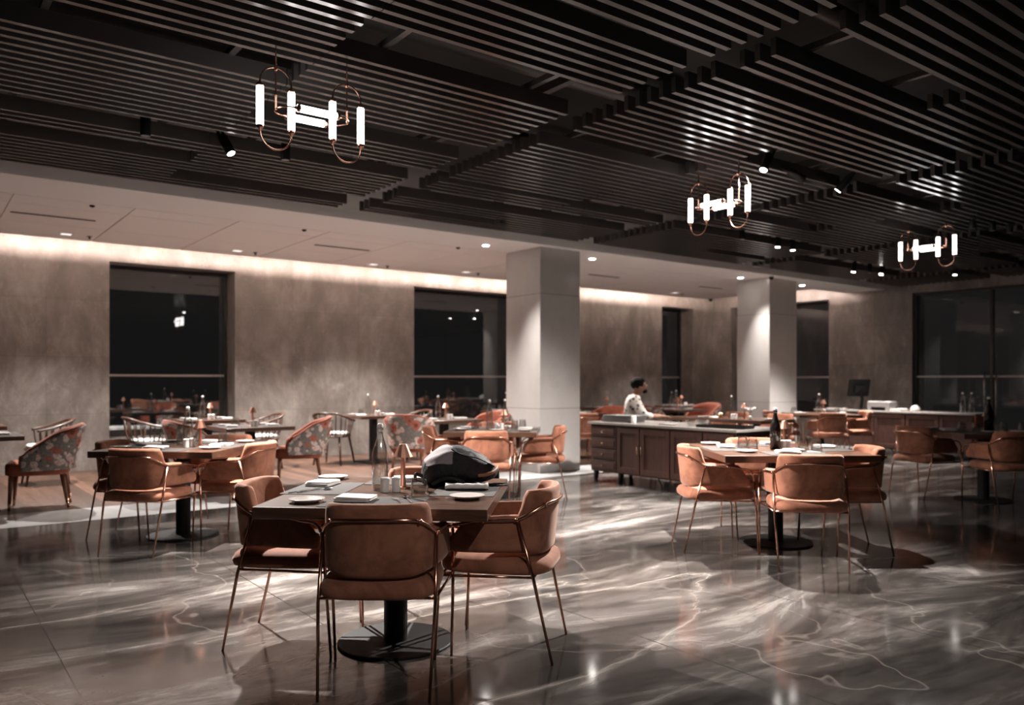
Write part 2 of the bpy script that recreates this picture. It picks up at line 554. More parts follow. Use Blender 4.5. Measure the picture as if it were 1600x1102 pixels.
window(4, 'y', 9.78, 12.39, SILL, HEAD+.03, WX+.42)
M['pane5'] = glass_mat('front_glass', (.8,.8,.8), .022, .6, 4.5)
M['pane'], M['pane_w'] = M['pane5'], M['pane']
window(5, 'y', Y0, 7.96, 0.0, HEAD+.01, WX+.12, mull=(6.52, 4.0, 1.0, -1.6))
# glass door pulls on the big glass front
d = bpy.data.objects.new('door_1', None); COL.objects.link(d); d['kind'] = 'structure'
for y in (6.62, 6.42):
    bm = new_bm(); tube(bm, [(WX+.03, y, .62), (WX+.03, y, 1.46)], .016, 10)
    for z in (.75, 1.33): tube(bm, [(WX+.03, y, z), (WX+.113, y, z)], .008, 8)
    link('door_handle', bm, M['steel'], d, smooth=True)

# night outside: a ledge and low garden wall beyond window 1
bm = new_bm(); box(bm, 0.5, 7.0, 15.2, 15.6, -.2, .50)
lamp_spot('ledge_fill', (2.2, 14.3, 3.0), (3.0, 15.4, .4), 900, 110, .8)  # unseen lamp without a fixture, added to brighten the ledge
tag(link('garden_wall', bm, M['strip'], bevel=.01), 'low pale wall outside beyond the leftmost window', 'wall')
bm = new_bm(); box(bm, X0, WX+8, WY+T, 24, -.45, -.2); struct('floor.003', bm, M['void'], 'dark ground outside')

# soffit : flat border, tile field, fascia
bm = new_bm()
box(bm, X0, 14.9, 8.55, 12.05, 3.192, 3.30)
box(bm, 14.9, WX, 8.55, 9.38, 3.192, 3.30)
box(bm, X0, WX, 8.55, 8.63, 3.30, ZC)
box(bm, X0, 14.9, 8.55, 9.42, 3.18, 3.192); box(bm, 14.9, WX, 8.55, 9.38, 3.18, 3.192)
struct('ceiling.001', bm, M['soffit'], 'pale dropped ceiling band along the stone wall')
bm = new_bm()
xj = [-3.7 + 1.136*i for i in range(17)]
for a, b in zip(xj, xj[1:]):
    b = min(b, 14.9)
    if a > 14.6: continue
    for c, dd in ((9.44, 9.88), (9.88, 11.02), (11.02, 12.05)):
        box(bm, a+.012, b-.012, c+.010, dd-.010 if dd < 12 else 12.05, 3.180, 3.192)
struct('ceiling.002', bm, M['soffit'], 'square ceiling tiles of the dropped band', bevel=.004)
bm = new_bm(); box(bm, X0, WX, 8.63, WY, 3.84, 3.86); struct('ceiling.003', bm, M['soffit'])
# warm cove strip on the back edge of the soffit
bm = new_bm(); box(bm, X0+.1, 14.85, 11.84, 11.88, 3.335, 3.365)
box(bm, 14.68, 14.72, 9.42, 11.83, 3.33, 3.36)
struct('trim_1', bm, M['cove'], 'warm light strip hidden on top of the dropped ceiling')
# ---- vents, grilles, sprinklers in the soffit
for i, (x0, x1) in enumerate([(.91, 1.76), (4.48, 5.31), (9.59, 10.32), (12.56, 13.27)]):
    t = thing('ceiling_vent', 'long dark slot vent in the pale ceiling, number %s from the left' % ('one', 'two', 'three', 'four')[i], 'vent', ((x0+x1)/2, 10.43, 3.18), group='slot vents in the dropped ceiling')
    t['label'] = ['dark slot vent in the pale ceiling at the far left', 'dark slot vent in the pale ceiling left of the near pillar', 'dark slot vent in the pale ceiling just right of the near pillar', 'dark slot vent in the pale ceiling just left of the far pillar'][i]
    w2 = (x1-x0)/2
    bm = new_bm(); box(bm, -w2-.05, w2+.05, -.06, .06, -.004, 0); link('frame', bm, M['soffit'], t)
    bm = new_bm(); box(bm, -w2, w2, -.03, .03, -.008, -.0041); link('slot', bm, M['black'], t)
GR = [(1.62, 11.6, 'above the far left wall section'), (3.8, 11.6, 'above the first window'), (6.0, 11.65, 'above the middle wall section'), (7.7, 11.5, 'above the second window'), (13.05, 11.5, 'near the room corner')]
for i, (x, y, wh) in enumerate(GR):
    t = thing('recessed_light', 'small square grille downlight in the pale ceiling ' + wh, 'ceiling light', (x, y, 3.18), group='grille downlights')
    bm = new_bm(); box(bm, -.085, .085, -.085, .085, -.006, 0); link('trim_ring', bm, M['soffit'], t)
    bm = new_bm()
    for a in (-.03, .03):
        for b in (-.03, .03): box(bm, a-.026, a+.026, b-.026, b+.026, -.009, -.0061)
    link('lens', bm, M['dimlens'], t)
    s = thing('sprinkler', 'small sprinkler head beside the grille downlight ' + wh, 'sprinkler', (x+.27, y+.02, 3.18), group='sprinkler heads')
    bm = new_bm(); lathe(bm, [(.035, 0), (.035, -.006), (.012, -.01), (.012, -.03), (.022, -.034), (.022, -.038)], 12); link('head', bm, M['duct'], s, smooth=True)
for x, y, wh in [(1.58, 9.55, 'far left'), (3.94, 9.50, 'above the first window'), (6.20, 9.46, 'left of the near pillar')]:
    bm = new_bm(); lathe(bm, [(.028, 0), (.028, -.012), (.012, -.022)], 14)
    o = link('smoke_sensor', bm, M['blackm'], smooth=True); o.location = (x, y, 3.18); tag(o, 'tiny round sensor in the pale ceiling, ' + wh, 'sensor', 'ceiling sensors')

# ---- slat ceiling, one object per half bay
PITCH, SW, SH, SZ = .109, .036, .105, 3.20
def bay(x0, x1, gaps, y_end=8.2, n=[10]):
    bm = new_bm(); y = 8.16
    while y > Y0+.2:
        if not any(a <= y <= b for a, b in gaps):
            box(bm, x0, x1, y-SW, y, SZ, SZ+SH)
        y -= PITCH
    # carrier rails above the slats
    for cx in (x0+.35, x1-.35):
        box(bm, cx-.02, cx+.02, Y0+.2, 8.2, SZ+SH, SZ+SH+.04)
    struct('ceiling.%03d' % n[0], bm, M['slat'], 'bay of dark metal ceiling slats'); n[0] += 1
far = [(1.2, 1.5), (-.3, .05), (-2.2, -1.9)]
bay(-3.09, -1.4, [(4.6, 4.9), (6.28, 6.55)]+far)
bay(-1.395, -.05, [(3.1, 3.4), (6.92, 7.25)]+far)
bay(.24, 1.94, [(4.6, 4.9), (6.28, 6.55), (6.92, 7.25)]+far)
bay(1.945, 3.76, [(3.90, 4.24), (5.40, 5.72), (6.30, 6.60), (7.60, 7.86), (3.10, 3.15)]+far)
bay(4.03, 5.69, [(2.45, 2.76), (3.12, 3.2), (4.65, 4.96), (6.38, 6.46), (6.92, 7.22), (7.70, 7.92)]+far)
bay(5.695, 7.28, [(3.12, 3.2), (3.98, 4.32), (6.28, 6.60), (6.92, 7.22)]+far)
bay(7.59, 9.2, [(2.6, 2.9), (4.0, 4.32), (5.45, 5.8), (6.35, 6.68)]+far)
bay(9.205, 10.84, [(3.1, 3.3), (4.85, 5.1), (6.35, 6.68), (7.5, 7.7)]+far)
bay(11.15, 12.8, [(2.4, 2.75), (4.3, 4.6), (6.95, 7.3)]+far)
bay(12.805, 14.43, [(3.5, 3.8), (5.1, 5.4), (6.95, 7.3)]+far)
bay(14.71, 16.05, [(4.3, 4.6), (6.2, 6.5)]+far)
# services glimpsed in the void
for i, (x0, x1, y, z, r, lab) in enumerate([(1.0, 16.0, 4.75, 3.72, .10, 'round duct above the middle slat gap'), (.0, 16.0, 6.46, 3.75, .09, 'round duct above the far slat gap'), (1.8, 12, 3.0, 3.78, .07, 'round duct above the near slats')]):
    bm = new_bm(); tube(bm, [(x0, y, z), (x1, y, z)], r, 16)
    tag(link('air_duct', bm, M['duct'], smooth=True), 'dark ' + lab, 'duct', None)
for i, (x, lab) in enumerate([(3.9, 'between the two nearest slat bays'), (7.43, 'between the second and third slat bays'), (11.0, 'between the third and fourth slat bays')]):
    bm = new_bm(); box(bm, x-.03, x+.03, Y0+.3, 8.5, 3.50, 3.58)
    tag(link('cable_tray', bm, M['duct']), 'dark cable tray in the void ' + lab, 'cable tray')

# ---- pillars
for n, (x0, x1, y0, y1, lab) in enumerate([(7.06, 7.81, 8.68, 9.48, 'broad white marble pillar nearest the middle tables'), (12.52, 13.37, 8.78, 9.50, 'white marble pillar farther right behind the sideboard')]):
    bm = new_bm(); box(bm, x0, x1, y0, y1, 0, 3.18)
    o = struct('trim_%d' % (n+2), bm, M['pillar'], lab, bevel=.012)

# ---- ceiling spots
def spot_body():
    t = thing('ceiling_spotlight', '', 'spotlight')
    bm = new_bm(); lathe(bm, [(.036, 0), (.038, .004), (.038, .16), (.034, .165)], 18); link('can', bm, M['blackm'], t, smooth=True)
    bm = new_bm(); lathe(bm, [(.030, -.001), (.031, .001)], 16); link('lens', bm, M['lens'], t)
    bm = new_bm(); box(bm, -.045, -.040, -.012, .012, .06, .23); box(bm, .040, .045, -.012, .012, .06, .23); box(bm, -.045, .045, -.012, .012, .23, .236)
    tube(bm, [(0, 0, .236), (0, 0, .34)], .012, 8)
    link('bracket', bm, M['blackm'], t)
    return t
def spot_off():
    t = thing('ceiling_spotlight', '', 'spotlight')
    bm = new_bm(); lathe(bm, [(.036, 0), (.038, .004), (.038, .16), (.034, .165)], 18); link('can', bm, M['blackm'], t, smooth=True)
    bm = new_bm(); lathe(bm, [(.030, -.001), (.031, .001)], 16); link('lens', bm, M['plastic'], t)
    bm = new_bm(); tube(bm, [(0, 0, .16), (0, 0, .34)], .012, 8); link('bracket', bm, M['blackm'], t)
    return t
BUILD['spot'] = spot_body; BUILD['spotoff'] = spot_off
def spot(x, y, z, aim, label, energy=None, angle=105, kind='spot', blend=.5):
    o = put(kind, x, y, z, 0, label, 'ceiling spotlights')
    d = (Vector(aim) - Vector((x, y, z))).normalized()
    o.rotation_euler = (-d).to_track_quat('Z', 'Y').to_euler()
    if energy: lamp_spot('spotlight_beam', tuple(Vector((x, y, z)) + d*.03), aim, energy, angle, blend)
    return o
spot(5.93, 4.22, 3.13, (4.2, 4.3, 0), 'lit black spotlight above the right-hand square table', SPOT_E*4.4, 98, blend=1.0)
spot(2.08, 6.50, 3.13, (3.2, 5.2, 0), 'lit black spotlight left of the nearest hanging lamp', SPOT_E*6.0, 104, blend=1.0)
spot(6.49, 4.18, 3.12, (7.4, 3.3, 2.4), 'unlit black spotlight tilted sideways in the middle slat gap', None, kind='spotoff')
spot(7.15, 4.25, 3.13, (6.1, 6.9, 0), 'lit black spotlight just right of the tilted unlit one', SPOT_E*2.2, 80, blend=1.0)
spot(9.51, 6.54, 3.13, (9.3, 6.6, 0), 'lit spotlight, left of the close pair in the far slat gap', SPOT_E*1.2, 90)
spot(9.91, 6.57, 3.13, (9.9, 6.5, 0), 'faint spotlight, right of the close pair in the far slat gap', SPOT_E*.12, 90)
spot(12.50, 7.15, 3.10, (12.2, 7.5, 0), 'bright spotlight above the tables by the far pillar', SPOT_E*.25, 90)
spot(13.05, 7.17, 3.13, (13.05, 7.2, 0), 'unlit spotlight right of the bright one by the far pillar', None, kind='spotoff')
spot(13.36, 7.14, 3.13, (12.3, 7.2, 0), 'spotlight nearest the far counter', SPOT_E*3.0, 84, blend=.9)
spot(1.42, 6.42, 3.13, (1.42, 6.42, 0), 'unlit black spotlight in the slats at the far left', None, kind='spotoff')
spot(2.50, 6.42, 3.13, (2.50, 6.42, 0), 'unlit black spotlight below the nearest hanging lamp', None, kind='spotoff')
spot(8.62, 6.46, 3.13, (8.62, 6.4, 0), 'unlit spotlight left of the close lit pair', None, kind='spotoff')
for i, (x, y) in enumerate([(10.15, 4.30), (10.50, 4.22), (10.82, 4.15)]):
    spot(x, y, 3.12, (x+.1, y, 0), 'unlit pale spotlight of a row of three, ' + ('leftmost', 'middle', 'rightmost')[i], None, kind='spotoff')
spot(14.46, 6.41, 3.13, (14.3, 6.4, 0), 'spotlight nearest the glass front', SPOT_E*.15, 90)
# unseen spotlight added behind the viewer to fill the near chair backs
spot(1.3, -.4, 3.13, (1.9, 1.6, 0), 'added fill spotlight in the slats behind the viewer, left', SPOT_E*.24, 84)
# round soffit downlights
def downlight():
    t = thing('recessed_light', '', 'ceiling light')
    bm = new_bm(); lathe(bm, [(.062, 0), (.060, -.006), (.046, -.008)], 20, cap0=False); link('trim_ring', bm, M['soffit'], t, smooth=True)
    bm = new_bm(); lathe(bm, [(.046, -.0081), (.044, -.011)], 20); link('lens', bm, M['lens'], t)
    return t
BUILD['down'] = downlight
for x, y, e, lab in [(6.39, 9.05, 1.3, 'bright round downlight in the pale ceiling left of the near pillar'), (8.40, 9.06, 1.8, 'bright round downlight in the pale ceiling right of the near pillar'),
                  (12.10, 9.10, .8, 'bright round downlight just left of the far pillar'), (14.04, 9.10, 1.1, 'bright round downlight just right of the far pillar')]:
    put('down', x, y, 3.18, 0, lab, 'round downlights')
    lamp_spot('downlight_beam', (x, y, 3.15), (x+.02, y-1.2, 0), SPOT_E*e*.55, 80, .9)
for x, y, e in [(1.62, 11.6, .9), (3.8, 11.6, 1.3), (6.0, 11.65, 1.1), (7.7, 11.5, .7), (13.05, 11.5, .6)]:
    lamp_spot('grille_beam', (x, y, 3.15), (x+.05, y-.75, 0), SPOT_E*e*1.7, 112, .9)
# ================================================================== hanging lamps
def chandelier():
    """two upright racetrack loops and one lying loop, tubes glowing, axis along local x, origin at slat height"""
    t = thing('pendant_lamp', '', 'pendant lamp')
    h = .225; zc = -.345; s = .22; hw = .092; tr = .0048; gr = .0205
    def glow(a, b, parent):
        bm = new_bm(); A = Vector(a); Bv = Vector(b); dd = (Bv-A).normalized()
        tube(bm, [A, A+dd*.004, Bv-dd*.004, Bv], [gr*.8, gr, gr, gr*.8], 18)
        g = link('glass_tube', bm, M['glow'], parent, smooth=True)
        for p, q in ((A, -dd), (Bv, dd)):
            bm = new_bm(); tube(bm, [p-q*.002, p+q*.012, p+q*.016, p+q*.03], [gr*1.06, gr*1.06, .009, .007], 14)
            link('end_cap', bm, M['copper'], g, smooth=True)
    for k in (-1, 1):
        cx = k*s
        lp = bpy.data.objects.new('light_loop', None); COL.objects.link(lp); lp.parent = t
        for e in (-1, 1):
            glow((cx+e*hw, 0, zc-h/2), (cx+e*hw, 0, zc+h/2), lp)
        for e in (-1, 1):
            bm = new_bm(); pts = [(cx-hw, 0, zc+e*(h/2+.025))]
            for i in range(0, 17):
                a = PI - PI*i/16
                pts.append((cx+hw*math.cos(a), 0, zc+e*(h/2+.03+hw*math.sin(a))))
            pts.append((cx+hw, 0, zc+e*(h/2+.025)))
            tube(bm, pts, tr, 8); link('arc', bm, M['copper'], lp, smooth=True)
        bm = new_bm(); tube(bm, [(cx, 0, .10), (cx, 0, zc+.02), (cx, 0, zc-.006)], tr, 8)
        tube(bm, [(cx, 0, zc+h/2+.105), (cx, 0, zc+h/2+.145)], .0085, 10)
        link('rod', bm, M['copper'], t, smooth=True)
    lp = bpy.data.objects.new('light_loop', None); COL.objects.link(lp); lp.parent = t
    L2 = .23
    for e in (-1, 1): glow((-L2/2, e*.088, zc), (L2/2, e*.088, zc), lp)
    for e in (-1, 1):
        bm = new_bm(); pts = []
        for i in range(17):
            a = -PI/2 + PI*i/16
            pts.append((e*(L2/2+.025+.08*math.cos(a)), .088*math.sin(a), zc))
        tube(bm, pts, tr, 8); link('arc', bm, M['copper'], lp, smooth=True)
    return t
BUILD['pendant'] = chandelier
put('pendant', 1.90, 4.46, 3.20, 0, 'glowing tube pendant hanging nearest, at upper left', 'tube pendants')
put('pendant', 5.72, 4.54, 3.20, 90, 'glowing tube pendant hanging above the right-hand tables', 'tube pendants')
put('pendant', 9.55, 4.55, 3.20, 90, 'glowing tube pendant hanging farthest right', 'tube pendants')
put('pendant', 1.9, -.6, 3.20, 90, 'added fill pendant, unseen behind the viewer, left', 'tube pendants')  # extra pendant added out of view for frontal fill

# ================================================================== chairs
def band_path(ctrl, n=7):
    pts = catmull([(x, y, 0) for x, y in ctrl], n)
    return pts

def shell(bm, ctrl, topf, botf, leanf, th, n=7, inner=True, outer=True, off=0.0, nz=8):
    """upholstered band along a plan path; returns nothing. topf/botf/leanf of t in 0..1 (0 centre back)"""
    P = band_path(ctrl, n)
    m = len(P)
    L_ = [0.0]
    for a, b in zip(P, P[1:]): L_.append(L_[-1] + (b-a).length)
    tot = L_[-1]
    loops = []
    for i in range(m):
        t = abs(L_[i]/tot*2 - 1)
        d = (P[min(i+1, m-1)] - P[max(i-1, 0)]).normalized()
        nrm = Vector((-d.y, d.x, 0))            # outward depends on direction
        cpt = Vector((0, 0.0, 0))
        if nrm.dot(P[i]-cpt) < 0: nrm = -nrm
        zt, zb, ln = topf(t), botf(t), leanf(t)
        H = zt - zb
        r = min(th*.5, H*.45)
        lp = []
        def pt(o, z):
            k = max(0.0, (z-.46))/.34
            return P[i] + nrm*(o + ln*k) + Vector((0, 0, z))
        for q in range(nz+1):
            z = zb + r + (H-2*r)*q/nz; lp.append(pt(th/2+off, z))
        for q in range(1, 6):
            a = PI*q/6; lp.append(pt((th/2+off)*math.cos(a), zt - r + r*math.sin(a)))
        for q in range(nz+1):
            z = zt - r - (H-2*r)*q/nz; lp.append(pt(-th/2-off, z))
        for q in range(1, 6):
            a = PI*q/6; lp.append(pt(-(th/2+off)*math.cos(a), zb + r - r*math.sin(a)))
        loops.append(lp)
    # round off the two free ends
    def endloop(lp, k, d):
        c = sum(lp, Vector())/len(lp)
        return [c + (p-c)*k + d for p in lp]
    d0 = (P[0]-P[1]).normalized(); d1 = (P[-1]-P[-2]).normalized()
    loops = [endloop(loops[0], .55, d0*.022), endloop(loops[0], .86, d0*.016)] + loops + [endloop(loops[-1], .86, d1*.016), endloop(loops[-1], .55, d1*.022)]
    rings(bm, loops)

def sstep(a, b, x):
    t = min(1, max(0, (x-a)/(b-a))); return t*t*(3-2*t)

V_CTRL = [(-.250, .190), (-.241, .06), (-.218, -.06), (-.188, -.148), (-.120, -.196), (0, -.212), (.120, -.196), (.188, -.148), (.218, -.06), (.241, .06), (.250, .190)]
V_TH = .050
def v_top(t):
    z = .797 - .114*sstep(.375, .455, t)
    z -= .004*sstep(.28, .36, t)
    z -= .012*sstep(.50, .9, t)
    z -= .095*sstep(.88, 1.03, t)
    return z
def v_bot(t): return .484 + .018*sstep(.2, .45, t)
def v_lean(t): return .034*(1 - sstep(.20, .46, t)) + .002
def surf(ctrl, s, z, off, leanf, th, n=6):
    """point just off the outer face; s from -1 (front left) over 0 (back) to 1 (front right)"""
    P = band_path(ctrl, n); Ls = [0.0]
    for a, b in zip(P, P[1:]): Ls.append(Ls[-1] + (b-a).length)
    want = (s+1)/2*Ls[-1]; i = 0
    while i < len(P)-2 and Ls[i+1] < want: i += 1
    f = (want-Ls[i])/max(1e-9, Ls[i+1]-Ls[i]); p = P[i].lerp(P[i+1], f)
    d = (P[i+1]-P[i]).normalized(); nr = Vector((-d.y, d.x, 0))
    if nr.dot(p) < 0: nr = -nr
    return p + nr*(th/2 + off + leanf(abs(s))*max(0, z-.46)/.34) + Vector((0, 0, z))

def velvet_chair():
    t = thing('dining_armchair', '', 'chair')
    bm = new_bm(); loops = []
    for s, z in ((.92, .402), (.985, .410), (1.0, .424), (.995, .440), (.965, .458), (.90, .470), (.72, .478), (.35, .481)):
        loops.append([Vector((x, y, z)) for x, y in superell(.252*s, .272*s, 4.2, 40, 0, .012)])
    rings(bm, loops); link('seat', bm, M['velvet'], t, smooth=True)
    bm = new_bm(); shell(bm, V_CTRL, v_top, v_bot, v_lean, V_TH, 6)
    link('backrest', bm, M['velvet'], t, smooth=True)
    r = .0078
    S = lambda s, z, o=.008: surf(V_CTRL, s, z, o, v_lean, V_TH)
    left = [S(-.90, .640), S(-.80, .652), S(-.66, .656), S(-.52, .658), S(-.45, .664), S(-.37, .692), S(-.29, .722), S(-.24, .731), S(-.16, .734), S(-.06, .735)]
    fx, fy = .284, .235
    front = [Vector((-fx, fy+.004, .545)), Vector((-fx, fy-.010, .600)), Vector((-fx+.001, fy-.045, .632))]
    allp = front + left
    allp = allp + [Vector((-p.x, p.y, p.z)) for p in reversed(allp)]
    bm = new_bm(); tube(bm, catmull(allp, 3), r, 10)
    for s_, z in ((-.47, .661), (-.28, .725), (-.74, .655)):
        for e in (-1, 1):
            a_ = S(s_, z, .002); b_ = S(s_, z, .021)
            if e > 0: a_.x *= -1; b_.x *= -1
            tube(bm, [a_, b_, b_ + (b_-a_)*.15], [.009, .009, .005], 10)
    link('frame', bm, M['copper'], t, smooth=True)
    k = S(-.46, .662)
    for e in (-1, 1):
        bm = new_bm(); tube(bm, [(e*fx, fy+.004, .548), (e*(fx-.002), fy+.020, .30), (e*.274, fy+.038, .0)], [r, r, r*.8], 10)
        link('leg', bm, M['copper'], t, smooth=True)
        bm = new_bm(); tube(bm, [(-e*k.x, k.y, k.z), (e*.243, -.190, .38), (e*.226, -.272, .0)], [r, r, r*.8], 10)
        link('leg', bm, M['copper'], t, smooth=True)
    bm = new_bm()
    yb, yf = -.186, fy+.014
    tube(bm, [(-.243, yb, .398), (.243, yb, .398)], .0065, 8); tube(bm, [(-.280, yf, .398), (.280, yf, .398)], .0065, 8)
    for e in (-1, 1): tube(bm, [(e*.243, yb, .398), (e*.280, yf, .398)], .0065, 8)
    link('seat_rail', bm, M['copper'], t, smooth=True)
    return t
BUILD['velvet_chair'] = velvet_chair

F_CTRL = [(-.285, .15), (-.275, .02), (-.255, -.10), (-.215, -.20), (-.13, -.262), (0, -.280), (.13, -.262), (.215, -.20), (.255, -.10), (.275, .02), (.285, .15)]
def f_top(t): return .855 - .045*sstep(.15, .45, t) - .20*sstep(.35, 1.0, t) - .05*sstep(.88, 1.0, t)
def f_bot(t): return .40 + .0*t
def f_lean(t): return .075*(1-sstep(.35, .9, t)) + .012
def floral_chair():
    t = thing('floral_armchair', '', 'chair')
    bm = new_bm(); shell(bm, F_CTRL, f_top, lambda x: .41, f_lean, .062, 6)
    link('backrest', bm, M['rust'], t, smooth=True)
    # floral outer skin: open sheet with thickness hugging the outside
    P = band_path(F_CTRL, 6); m = len(P); L_ = [0.0]
    for a, b in zip(P, P[1:]): L_.append(L_[-1] + (b-a).length)
    bm = new_bm(); loops = []
    for i in range(m):
        tt = abs(L_[i]/L_[-1]*2 - 1)
        d = (P[min(i+1, m-1)] - P[max(i-1, 0)]).normalized(); nrm = Vector((-d.y, d.x, 0))
        if nrm.dot(P[i]) < 0: nrm = -nrm
        zt, zb, ln = f_top(tt)-.024, .395, f_lean(tt)
        lp = []
        for q in range(9):
            z = zb + (zt-zb)*q/8; lp.append(P[i] + nrm*(.041 + ln*max(0, z-.46)/.34) + Vector((0, 0, z)))
        for q in range(9):
            z = zt - (zt-zb)*q/8; lp.append(P[i] + nrm*(.029 + ln*max(0, z-.46)/.34) + Vector((0, 0, z)))
        loops.append(lp)
    rings(bm, loops); link('floral_panel', bm, M['floral'], t, smooth=True)
    bm = new_bm(); loops = []
    for s, z in ((.93, .345), (1.0, .36), (1.0, .43), (.985, .455), (.93, .472), (.7, .482), (.3, .485)):
        loops.append([Vector((x, y, z)) for x, y in superell(.262*s, .285*s, 5, 36, 0, .02)])
    rings(bm, loops); link('seat', bm, M['rust'], t, smooth=True)
    for x, y, dx, dy in ((-.21, .24, -.01, .02), (.21, .24, .01, .02), (-.19, -.20, -.02, -.06), (.19, -.20, .02, -.06)):
        bm = new_bm(); tube(bm, [(x, y, .36), (x+dx*.75, y+dy*.75, .085)], [.026, .016], 12)
        lg = link('leg', bm, M['leg_wood'], t, smooth=True)
        bm = new_bm(); tube(bm, [(x+dx*.74, y+dy*.74, .088), (x+dx, y+dy, 0)], [.0168, .012], 12)
        link('ferrule', bm, M['brass'], lg, smooth=True)
    return t
BUILD['floral_chair'] = floral_chair

def spindle_chair():
    t = thing('spindle_chair', '', 'chair')
    bm = new_bm(); loops = []
    for s, z in ((.94, .425), (1, .432), (1, .448), (.96, .456)):
        loops.append([Vector((x, y, z)) for x, y in superell(.25*s, .235*s, 3.2, 30, 0, .0)])
    rings(bm, loops); link('seat', bm, M['chair_wood'], t, smooth=True)
    bm = new_bm(); loops = []
    for s, z in ((.88, .457), (.95, .465), (.95, .487), (.88, .500), (.5, .505)):
        loops.append([Vector((x, y, z)) for x, y in superell(.235*s, .220*s, 4, 30, 0, .005)])
    rings(bm, loops); link('cushion', bm, M['cushion'], t, smooth=True)
    ctrl = [(-.285, .13, .675), (-.285, .0, .70), (-.255, -.15, .745), (-.16, -.26, .79), (0, -.30, .80), (.16, -.26, .79), (.255, -.15, .745), (.285, .0, .70), (.285, .13, .675)]
    rail = catmull(ctrl, 5)
    bm = new_bm(); tube(bm, rail, .018, 10, flat=1.6); link('top_rail', bm, M['chair_wood'], t, smooth=True)
    n = 15
    for i in range(n):
        k = (i+.35)/(n-.3)
        p = rail[int(round(k*(len(rail)-1)))]
        bx_, by_ = p.x*.80, p.y*.74
        bm = new_bm(); tube(bm, [(bx_, by_, .45), (p.x*.93, p.y*.92, .58), (p.x, p.y, p.z)], [.008, .0105, .0075], 8)
        link('spindle', bm, M['chair_wood'], t, smooth=True)
    for x, y in ((-.18, .17), (.18, .17), (-.17, -.16), (.17, -.16)):
        bm = new_bm(); tube(bm, [(x, y, .43), (x*1.18, y*1.22, .22), (x*1.33, y*1.42, 0)], [.017, .018, .012], 10)
        link('leg', bm, M['chair_wood'], t, smooth=True)
    return t
BUILD['spindle_chair'] = spindle_chair

# ================================================================== tables
def make_table(sx, sy, th=.052, base_r=.285):
    def f():
        t = thing('dining_table', '', 'table')
        bm = new_bm(); box(bm, -sx/2, sx/2, -sy/2, sy/2, .75-th, .75); link('tabletop', bm, M['table_wood'], t, bevel=.003)
        bm = new_bm(); lathe(bm, [(.058, .012), (.058, .69)], 28); box(bm, -.2, .2, -.03, .03, .675, .75-th-.001); box(bm, -.03, .03, -.2, .2, .676, .75-th-.002)
        link('column', bm, M['black'], t, smooth=False, bevel=.002)
        bm = new_bm(); lathe(bm, [(base_r-.004, 0), (base_r, .003), (base_r, .010), (base_r-.006, .013)], 56); link('base', bm, M['black'], t)
        return t
    return f
BUILD['table_near'] = make_table(1.03, 1.09)
BUILD['table_mid'] = make_table(1.16, 1.16)
BUILD['table_left'] = make_table(1.0, 1.09)
BUILD['table_two'] = make_table(.82, .74, .045, .23)

def sqleg():
    t = thing('dining_table', '', 'table')
    bm = new_bm(); box(bm, -.41, .41, -.40, .40, .705, .75); link('tabletop', bm, M['table_wood'], t, bevel=.003)
    bm = new_bm(); box(bm, -.045, .045, -.06, .06, .012, .705); link('column', bm, M['black'], t, bevel=.002)
    bm = new_bm(); box(bm, -.22, .22, -.26, .26, 0, .012); link('base', bm, M['black'], t, bevel=.002)
    return t
BUILD['table_wall'] = sqleg

# ================================================================== tableware
def plate():
    bm = new_bm()
    lathe(bm, [(.048, 0), (.052, .001), (.060, .006), (.080, .015), (.0825, .018), (.0805, .0185), (.060, .0095), (.045, .006), (.001, .006)], 40)
    o = link('side_plate', bm, M['porcelain'], smooth=True); tag(o, '', 'plate'); return o
BUILD['plate'] = plate
def napkin():
    bm = new_bm(); rnd = random.Random(3)
    w_, d_ = .084, .064
    for k, (z0, z1, sh, rt) in enumerate(((.001, .006, 0, 0), (.0062, .0115, .004, .012), (.0117, .017, -.003, -.02), (.0172, .0215, .006, .05))):
        loops = []
        mt = Matrix.Rotation(rt, 4, 'Z')
        for s, z in ((.97, z0), (1, z0+.001), (1, z1-.001), (.97, z1)):
            loops.append([mt @ Vector((x*s+sh, y*s, z + .0025*math.sin(x*31+k)*(1 if k > 1 else .3))) for x, y in superell(w_, d_, 14, 32)])
        rings(bm, loops)
    o = link('napkin', bm, M['linen'], smooth=True); tag(o, '', 'napkin'); return o
BUILD['napkin'] = napkin
def napkin_roll():
    bm = new_bm(); loops = []
    for i in range(15):
        x = -.105 + .21*i/14
        e = 1 + .10*math.sin(i*1.9) + (.18 if i in (0, 14) else 0)
        loops.append([Vector((x + .004*math.sin(a*3), .031*e*math.cos(a), .0165 + .0155*e*math.sin(a) if math.sin(a) > 0 else .0165 + .0145*math.sin(a))) for a in [2*PI*k/18 for k in range(18)]])
    rings(bm, loops)
    o = link('napkin', bm, M['linen'], smooth=True); tag(o, '', 'napkin'); return o
BUILD['napkin_roll'] = napkin_roll
def placemat():
    bm = new_bm(); loops = []
    for s, z in ((.998, 0), (1, .0006), (1, .0018), (.998, .0022)):
        loops.append([Vector((x*s, y*s, z)) for x, y in superell(.225, .155, 30, 64)])
    rings(bm, loops)
    o = link('placemat', bm, M['mat_grey']); tag(o, '', 'placemat'); return o
BUILD['placemat'] = placemat
